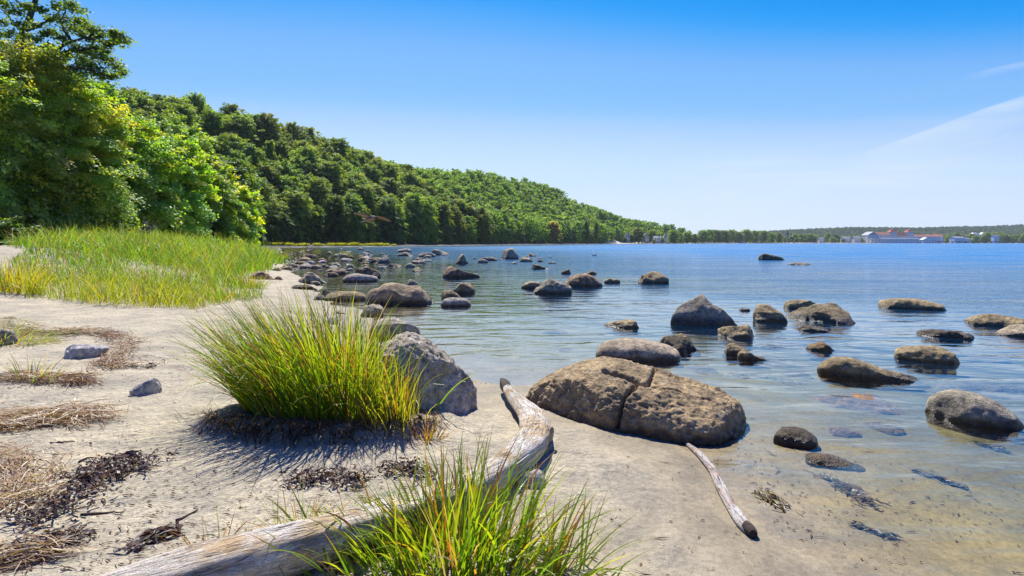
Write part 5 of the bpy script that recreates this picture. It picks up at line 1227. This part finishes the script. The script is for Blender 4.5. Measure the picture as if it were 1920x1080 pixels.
gull(909, 493, 8, -1, 'stand', 'white gull standing in the shallows in front of the dark humped stone')
gull(915, 489, 9, -1, 'stand', 'white gull on top of the dark humped stone left of the tall pale topped boulder', .19)
gull(937, 488, 7, -1, 'swim', 'white gull swimming close to the left foot of the tall pale topped boulder')
gull(1004, 482, 7, 1, 'stand', 'white gull resting at the end of the far brown stone', .05)

# ================================================================== walkers behind the marsh grass
def person(px, D, pt, label, shirt, trousers, skin, hair, seed, turn=0.0, arm=.3):
    """standing figure grown from a skeleton; crest of the head at photo row pt"""
    X = (px - 960) * D / F; g0 = gz(X, D); top = H + (YH - pt) * D / F; hgt = 1.74; z0 = top - hgt
    z0 = g0
    J = {'pel': (0, 0, .95), 'spn': (0, .01, 1.15), 'chs': (0, .01, 1.34), 'nck': (0, 0, 1.48), 'chn': (0, -.02, 1.56), 'hed': (0, -.01, 1.68),
         'shl': (-.17, .01, 1.42), 'ell': (-.25, .03, 1.14), 'wrl': (-.22, -.12 - arm * .3, .95), 'hnl': (-.20, -.17 - arm * .3, .90), 'shr': (.17, .01, 1.42), 'elr': (.25, .03, 1.14), 'wrr': (.23, -.10, .92), 'hnr': (.22, -.13, .85),
         'hpl': (-.09, 0, .92), 'knl': (-.10, -.06, .50), 'anl': (-.10, .03, .08), 'tol': (-.10, -.12, .03), 'hpr': (.09, 0, .92), 'knr': (.10, .02, .50), 'anr': (.10, .12, .08), 'tor': (.10, -.02, .03)}
    Rd = {'pel': .15, 'spn': .135, 'chs': .155, 'nck': .06, 'chn': .075, 'hed': .09, 'shl': .07, 'ell': .046, 'wrl': .032, 'hnl': .035, 'shr': .07, 'elr': .046, 'wrr': .032, 'hnr': .035, 'hpl': .10, 'knl': .062, 'anl': .042, 'tol': .036, 'hpr': .10, 'knr': .062, 'anr': .042, 'tor': .036}
    E = [('pel', 'spn'), ('spn', 'chs'), ('chs', 'nck'), ('nck', 'chn'), ('chn', 'hed'), ('chs', 'shl'), ('shl', 'ell'), ('ell', 'wrl'), ('wrl', 'hnl'), ('chs', 'shr'), ('shr', 'elr'), ('elr', 'wrr'), ('wrr', 'hnr'), ('pel', 'hpl'), ('hpl', 'knl'), ('knl', 'anl'), ('anl', 'tol'), ('pel', 'hpr'), ('hpr', 'knr'), ('knr', 'anr'), ('anr', 'tor')]
    ks = list(J); o = empty('person', (X, D, z0), turn); tag(o, label, 'person')
    def skin_obj(name, keys, grow, m):
        me = bpy.data.meshes.new(name); ix = {k: i for i, k in enumerate(keys)}
        me.from_pydata([J[k] for k in keys], [(ix[a], ix[b]) for a, b in E if a in ix and b in ix], []); b = ob(name, me, m, o)
        sk = b.modifiers.new('skin', 'SKIN'); sv = me.skin_vertices[0].data
        for k in keys: sv[ix[k]].radius = (Rd[k] * grow, Rd[k] * grow * (.75 if k in ('pel', 'spn', 'chs') else 1))
        sv[0].use_root = True; ss = b.modifiers.new('sub', 'SUBSURF'); ss.levels = 1; ss.render_levels = 2; return b
    skin_obj('body', ks, 1.0, skin)
    skin_obj('shirt', ['pel', 'spn', 'chs', 'shl', 'ell', 'shr', 'elr'], 1.16, shirt); skin_obj('trousers', ['pel', 'hpl', 'knl', 'anl', 'hpr', 'knr', 'anr'], 1.14, trousers)
    mb = MB(); loft(mb, [(0, .07, 1.64), (0, .05, 1.70), (0, .0, 1.755), (0, -.04, 1.775)], [.085, .105, .095, .03], [.08, .09, .06, .02], 12); ob('hair', mb.mesh('hair', smooth=True), hair, o)
    mb = MB(); mb.tube([(0, -.085, 1.675), (0, -.122, 1.645), (0, -.10, 1.635)], [.010, .015, .008], 6); ob('nose', mb.mesh('nose'), skin, o)
    for sx in (-1, 1):
        mb = MB(); mb.tube([(.035 * sx, -.088, 1.685), (.035 * sx, -.102, 1.685)], [.012, .006], 6); ob('eye', mb.mesh('eye'), M_BK, o)
        mb = MB(); mb.tube([(.085 * sx, .0, 1.64), (.098 * sx, .0, 1.665), (.09 * sx, 0, 1.69)], [.01, .016, .01], 6); ob('ear', mb.mesh('ear'), skin, o)
M_SK = plain('skin', (.48, .30, .22), .6, .08); M_NAVY = plain('navy cloth', (.015, .018, .045), .9, .2); M_BLU = plain('pale blue cloth', (.35, .42, .66), .9, .15); M_OLV = plain('olive cloth', (.10, .12, .07), .9, .2); M_TRO = plain('dark trousers', (.03, .03, .035), .9, .2); M_GRH = plain('grey hair', (.30, .28, .26), .8, .3); M_BRH = plain('brown hair', (.10, .06, .04), .8, .3)
def person_d(px, pt):
    """distance along a view column at which a 1.77 m figure on the ground has its crest at row pt"""
    best = None
    for D in np.arange(34, 70, .25):
        X = (px - 960) * D / F; e = abs(gz(X, D) + 1.77 - (H + (YH - pt) * D / F)); best = min(best or (9, 0), (e, D))
    return best[1]
person(274.5, 44.0, 425, 'grey haired person in a navy shirt standing behind the marsh grass under the trees', M_NAVY, M_TRO, M_SK, M_GRH, 1, .5)
person(290.0, 46.0, 427, 'person in an olive shirt standing right of the grey haired walker behind the marsh grass', M_OLV, M_TRO, M_SK, M_BRH, 2, -.3)
person(440.5, 72.0, 444, 'person in a pale blue top beyond the far tip of the marsh grass', M_BLU, M_BLU, M_SK, M_BRH, 3, 1.2)

# ================================================================== the far shore: beach, town, pier
M_WALL = plain('white render', (.62, .62, .60), .85, .06, .2); M_ROOF = plain('red roof tiles', (.36, .10, .06), .8, .2, .4); M_RORA = plain('orange roof tiles', (.50, .20, .11), .8, .15, .4); M_SLATE = plain('grey slate roof', (.22, .24, .27), .6, .1, .3)
M_WIN = plain('dark window glass', (.04, .055, .08), .25, .1, 1, .6); M_CREAM = plain('cream render', (.55, .50, .40), .85, .08, .2); M_PIERW = plain('dark pier timber', (.06, .045, .04), .9, .3, .5)
def gable(mb, x0, x1, y0, y1, z0, z1, axis='x', over=.6):
    if axis == 'x': v = [(x0 - over, y0 - over, z0), (x1 + over, y0 - over, z0), (x1 + over, y1 + over, z0), (x0 - over, y1 + over, z0), (x0 - over, (y0 + y1) / 2, z1), (x1 + over, (y0 + y1) / 2, z1)]; mb.add(v, [(0, 1, 5, 4), (2, 3, 4, 5), (0, 3, 2, 1)], [(0, 4, 3), (1, 2, 5)])
    else: v = [(x0 - over, y0 - over, z0), (x1 + over, y0 - over, z0), (x1 + over, y1 + over, z0), (x0 - over, y1 + over, z0), ((x0 + x1) / 2, y0 - over, z1), ((x0 + x1) / 2, y1 + over, z1)]; mb.add(v, [(0, 4, 5, 3), (1, 2, 5, 4), (0, 3, 2, 1)], [(0, 1, 4), (2, 3, 5)])
def pyramid(mb, x0, x1, y0, y1, z0, z1, top=.0):
    xm, ym = (x0 + x1) / 2, (y0 + y1) / 2; a, b = (x1 - x0) / 2 * top, (y1 - y0) / 2 * top
    mb.add([(x0, y0, z0), (x1, y0, z0), (x1, y1, z0), (x0, y1, z0), (xm - a, ym - b, z1), (xm + a, ym - b, z1), (xm + a, ym + b, z1), (xm - a, ym + b, z1)], [(0, 1, 5, 4), (1, 2, 6, 5), (2, 3, 7, 6), (3, 0, 4, 7), (4, 5, 6, 7), (0, 3, 2, 1)])
_wm = {}
def window_mesh(w, h):
    k = (round(w, 1), round(h, 1))
    if k not in _wm:
        mb = MB(); mb.box(-w / 2, w / 2, -.12, .05, -h / 2, h / 2); _wm[k] = mb.mesh('window'); _wm[k].materials.append(M_WIN)
    return _wm[k]
TD = 1640.0; TK = TD / F
def tx(px): return (px - 960) * TK
def tz(py): return H + (YH - py) * TK
def hotel():
    X0 = tx(1690); o = empty('hotel', (X0, TD, 2)); tag(o, 'long white seaside hotel with red roofs and two red capped towers on the far shore', 'hotel')
    lx = lambda p: tx(p) - X0
    lz = lambda p: tz(p) - 2
    def wing(x0, x1, ztop, zr, y0, y1, rm, wall=M_WALL, rows=3, axis='x', cols=None):
        mb = MB(); mb.box(lx(x0), lx(x1), y0, y1, -4, lz(ztop)); w = ob('wall', mb.mesh('wall'), wall, o)
        mb = MB(); gable(mb, lx(x0), lx(x1), y0, y1, lz(ztop), lz(zr), axis); ob('roof', mb.mesh('roof'), rm, o)
        n = cols or max(2, int((x1 - x0) / 5)); hz = lz(ztop)
        for i in range(n):
            for r_ in range(rows): ob('window', window_mesh(2.0, 2.6), None, w, loc=(lx(x0) + (lx(x1) - lx(x0)) * (i + .5) / n, y0, hz * (r_ + .55) / rows))
    wing(1621, 1642, 441, 434.5, -14, 16, M_SLATE, axis='y', cols=3); wing(1642, 1668, 440.5, 435, -4, 14, M_RORA, cols=5); wing(1668.5, 1681.5, 439, 437.6, -3, 15, M_SLATE, cols=3); wing(1682, 1700, 442, 436.5, 0, 14, M_ROOF, cols=5)
    wing(1700.5, 1712.5, 439, 437.6, -3, 15, M_SLATE, cols=3); wing(1713, 1771, 443.5, 439.6, 4, 18, M_RORA, cols=10, rows=2); wing(1622, 1711, 447.5, 446.6, -26, -15, M_SLATE, cols=14, rows=1)
    for px in (1675, 1707):
        mb = MB(); mb.box(lx(px - 5), lx(px + 5), -1, 14, lz(438.5), lz(434.5)); t_ = ob('tower', mb.mesh('tower'), M_WALL, o)
        mb = MB(); pyramid(mb, lx(px - 6.2), lx(px + 6.2), -3, 16, lz(434.5), lz(431.8), .55); mb.box(lx(px - 2.2), lx(px + 2.2), 3.5, 9.5, lz(431.8), lz(430.6)); pyramid(mb, lx(px - 3.2), lx(px + 3.2), 2, 11, lz(430.6), lz(429.2)); ob('roof', mb.mesh('roof'), M_ROOF, t_)
        for i in (-1, 1): ob('window', window_mesh(2.6, 3.0), None, t_, loc=(lx(px) + i * 3.6, -1, lz(436.6)))
hotel()
def house(px, w, pt, pr, label, wall=M_WALL, roof=M_SLATE, axis='x', D=TD, pb=454, group=None, rows=2, hip=False):
    k = D / F; X = (px - 960) * k; W = w * k; z0 = gz(X, D); zt = H + (YH - pt) * k - z0; zr = H + (YH - pr) * k - z0
    o = empty('house', (X, D, z0)); tag(o, label, 'house', group)
    mb = MB(); mb.box(-W / 2, W / 2, 0, W * .7, -2, zt); w_ = ob('wall', mb.mesh('wall'), wall, o)
    mb = MB()
    if hip: pyramid(mb, -W / 2 - .5, W / 2 + .5, -.5, W * .7 + .5, zt, zr, .35)
    else: gable(mb, -W / 2, W / 2, 0, W * .7, zt, zr, axis)
    r_ = ob('roof', mb.mesh('roof'), roof, o); mb = MB(); mb.box(W * .2, W * .2 + 1, W * .2, W * .2 + 1, zt, zr + 1); ob('chimney', mb.mesh('chimney'), M_ROOF, r_)
    n = max(2, int(w / 4))
    for i in range(n):
        for q_ in range(rows): ob('window', window_mesh(1.6, 1.9), None, w_, loc=(-W / 2 + W * (i + .5) / n, 0, zt * (q_ + .55) / rows))
for a in [(1177, 8, 440, 436.5, 'small grey gabled house at the foot of the headland wood', M_WALL, M_SLATE, 'y', 840), (1211, 12, 444, 438, 'white steep gabled villa between two dark trees below the headland', M_WALL, M_SLATE, 'y', 900), (1233, 13, 446, 442.5, 'wide white villa with a slate roof, left one of the pair below the headland', M_WALL, M_SLATE, 'x', 930),
          (1250, 11, 444, 440, 'tall white villa with a blue grey roof, right one of the pair below the headland', M_WALL, M_SLATE, 'x', 960), (1349, 8, 441, 437, 'little red gabled house peeping over the shore trees', M_CREAM, M_ROOF, 'y', 1300), (1386, 16, 439.5, 438, 'long white flat roofed house among the shore trees', M_WALL, M_SLATE, 'x', 1320),
          (1428, 10, 443, 438, 'pale steep roofed house left of the spire', M_WALL, M_SLATE, 'y', 1420), (1541, 9, 447.5, 445, 'pale house half hidden by trees midway along the far shore', M_WALL, M_SLATE), (1588, 14, 446.5, 443.5, 'bluish white house next left of the hotel', M_WALL, M_SLATE), (1608, 12, 445.5, 443, 'low white house touching the left end of the hotel', M_WALL, M_SLATE),
          (1738, 14, 449.5, 445, 'bright white pavilion with a low gable before the right end of the hotel', M_WALL, M_WALL, 'y', 1600), (1758, 10, 441.5, 438.6, 'orange roofed house behind the right end of the hotel', M_CREAM, M_RORA, 'x', 1700), (1800, 20, 446, 443, 'long grey roofed house between tree clumps right of the hotel', M_WALL, M_SLATE), (1812, 14, 448, 446, 'lower blue grey house in front of the long grey roofed one', M_WALL, M_SLATE, 'x', 1610),
          (1830, 12, 439, 436, 'white house with a bright hipped roof high in the town', M_WALL, M_WALL, 'x', 1760), (1844, 8, 439.5, 435.5, 'white gabled house right beside the bright hipped one', M_WALL, M_WALL, 'y', 1760), (1868, 9, 442.5, 440, 'small teal roofed house at the right end of the town', M_WALL, M_SLATE), (1902, 10, 445.5, 443, 'pale house on the slope at the right edge of the frame', M_CREAM, M_SLATE, 'x', 1800)]:
    house(a[0], a[1], a[2], a[3], *a[4:7], *(a[7:8] or ('x',)), D=a[8] if len(a) > 8 else (1600 if a[0] > 1560 else 1530), hip=(a[0] in (1250, 1830)))
# church spire
def spire():
    px = 1476; D = 1560; k = D / F; X = (px - 960) * k; z0 = gz(X, D); o = empty('church_tower', (X, D, z0)); tag(o, 'slim dark church spire rising between the trees of the far shore', 'church tower')
    zt = H + (YH - 440) * k - z0; zr = H + (YH - 431.5) * k - z0
    mb = MB(); mb.box(-3, 3, -3, 3, -1, zt); ob('wall', mb.mesh('wall'), M_SLATE, o); mb = MB(); pyramid(mb, -3.3, 3.3, -3.3, 3.3, zt, zr, .04); ob('roof', mb.mesh('roof'), M_BK, o)
spire()
# pier
def pier():
    D = 1560; k = D / F; x0, x1 = (1755 - 960) * k, (1990 - 960) * k; o = empty('pier', (x0, D, 0)); tag(o, 'long dark timber pier on many posts at the right of the far shore', 'pier')
    zt = H + (YH - 452.6) * k; mb = MB(); mb.box(0, x1 - x0, -3, 3, zt - .9, zt); ob('deck', mb.mesh('deck'), M_PIERW, o)
    mb = MB()
    mb.box(0, x1 - x0, -3, -2.8, zt + 1.0, zt + 1.25)
    for i in range(60): mb.box(i * (x1 - x0) / 60, i * (x1 - x0) / 60 + .2, -3, -2.8, zt, zt + 1.0)
    ob('railing', mb.mesh('railing'), M_PIERW, o)
    mb = MB(); mb.box(-.7, .7, -.7, .7, -2.5, zt - .9); pm = mb.mesh('post'); pm.materials.append(M_PIERW)
    for i in range(19):
        for y_ in (-2, 2): ob('post', pm, None, o, loc=((x1 - x0) * (i + .5) / 19, y_, 0))
pier()
# bathers, wicker chairs and windbreaks: a crowd nobody could count
rng = np.random.default_rng(21); mb = MB(); colr = []
pal = [(.6, .6, .6), (.7, .7, .68), (.45, .08, .06), (.55, .25, .15), (.08, .12, .35), (.5, .38, .28), (.6, .5, .4), (.05, .05, .06), (.45, .3, .1), (.3, .4, .5)]
SL = np.array(SHORE[24:28], float); cum = np.concatenate([[0], np.cumsum(np.hypot(*np.diff(SL, axis=0).T))])
for k in range(1500):
    a = rng.uniform(0, cum[-1]); i = min(np.searchsorted(cum, a) - 1, len(SL) - 2); i = max(i, 0); f = (a - cum[i]) / (cum[i + 1] - cum[i]); p = SL[i] * (1 - f) + SL[i + 1] * f
    d_ = SL[i + 1] - SL[i]; n_ = np.array([-d_[1], d_[0]]) / np.hypot(*d_); p = p + n_ * rng.uniform(3, 46); z0 = gz(*p)
    chair = rng.random() < .4; w, h = (.65, 1.6) if chair else (.28, rng.choice([.9, 1.7]))
    mb.box(p[0] - w, p[0] + w, p[1] - .5, p[1] + .5, z0 - .1, z0 + h * .62); mb.box(p[0] - w * .7, p[0] + w * .7, p[1] - .35, p[1] + .35, z0 + h * .62, z0 + h)
    colr += [pal[rng.integers(10)]] * 16
m, t, out = new_mat('bathers and beach chairs'); at_ = nd(t, 'ShaderNodeAttribute', attribute_name='col'); p = nd(t, 'ShaderNodeBsdfDiffuse'); t.links.new(at_.outputs['Color'], p.inputs[0]); t.links.new(p.outputs[0], out.inputs[0])
tag(ob('beach_crowd', mb.mesh('beach_crowd', attrs={'col': np.array(colr)}), m), kind='stuff')
# pale dry sand strip of the far beach
mb = MB(); S = resample(np.array(SHORE[23:29], float), 120); vs = []
for i, p in enumerate(S):
    d_ = S[min(i + 1, 119)] - S[max(i - 1, 0)]; n_ = np.array([-d_[1], d_[0]]) / np.hypot(*d_)
    for w in (1.5, 20, 40): q_ = p + n_ * w; vs.append((q_[0], q_[1], gz(*q_) + .12))
mb.add(vs, [(i * 3 + j, i * 3 + j + 1, i * 3 + 4 + j, i * 3 + 3 + j) for i in range(119) for j in range(2)])
tag(ob('far_beach', mb.mesh('far_beach', smooth=True), plain('pale beach sand', (.46, .40, .31), .95, .08, .1)), kind='structure')
# trees of the town, standing singly
rng = np.random.default_rng(33); n_t = 0
rows = [(1172, 445, 820), (1242, 447, 905), (1226, 449, 890), (1196, 428, 850), (1184, 438, 845), (1222, 434, 960), (1262, 434, 940), (1272, 436, 980), (1288, 434, 1010), (1302, 438, 1060), (1318, 431, 1150), (1330, 433, 1200), (1343, 430.5, 1240), (1357, 430, 1270), (1372, 430, 1300), (1385, 434, 1280), (1400, 431, 1340), (1415, 432, 1360), (1432, 434, 1380), (1446, 437, 1400), (1460, 438, 1420)]
for px, pt, D in rows:
    X = (px - 960) * D / F; z0 = gz(X, D); Ht = H + (YH - pt) * D / F - z0; s = Ht / 20.5
    plant_tree(V_TREE[rng.integers(6)], X, D, z0 - .3, rng.uniform(0, 6), (s * 1.5, s * 1.5, s), 'broad park tree on the far shore between the headland and the spire', 'park trees on the far shore', 'park_tree')
for k in range(64):
    px = 1452 + (1930 - 1452) * (k + rng.random() * .8) / 64
    if 1618 < px < 1716: continue
    D = rng.uniform(1650, 1740) if px > 1520 else rng.uniform(1480, 1600); pt = rng.uniform(438.5, 444) if px < 1770 else rng.uniform(437.5, 443); X = (px - 960) * D / F; z0 = gz(X, D); Ht = H + (YH - pt) * D / F - z0; s = max(.35, Ht / 20.5)
    plant_tree(V_TREE[rng.integers(6)], X, D, z0 - .3, rng.uniform(0, 6), (s * 1.35, s * 1.35, s), 'dark broadleaf tree of the town front between houses, hotel and pier', 'trees of the town front', 'town_tree')
for k in range(58):
    px = 1300 + 640 * (k + rng.random() * .8) / 58
    if 1618 < px < 1700: continue
    X0 = (px - 960) / F; D = 600.0
    while shore_d(np.array([X0 * D]), np.array([D]))[0] < 52 or D < 900: D += 8
    pt = rng.uniform(444.5, 449); X = X0 * D; z0 = gz(X, D); Ht = H + (YH - pt) * D / F - z0; s = max(.22, Ht / 20.5)
    plant_tree(V_TREE[rng.integers(6)], X, D, z0 - .3, rng.uniform(0, 6), (s * 1.9, s * 1.9, s), 'low bushy tree right behind the far beach', 'low trees behind the far beach', 'beach_tree')
print('objects', len(bpy.data.objects))
# ------------------------------------------------------------------ haze
HAZE = 0.00005
mb = MB(); mb.box(-6200, 6200, -300, 5200, -12, 190)
m, t, out = new_mat('sea air'); pv = nd(t, 'ShaderNodeVolumePrincipled', i={'Color': (.80, .90, 1.0, 1), 'Density': HAZE, 'Anisotropy': .3}); t.links.new(pv.outputs[0], out.inputs['Volume'])
if HAZE > 0: tag(ob('haze', mb.mesh('haze'), m), kind='stuff')
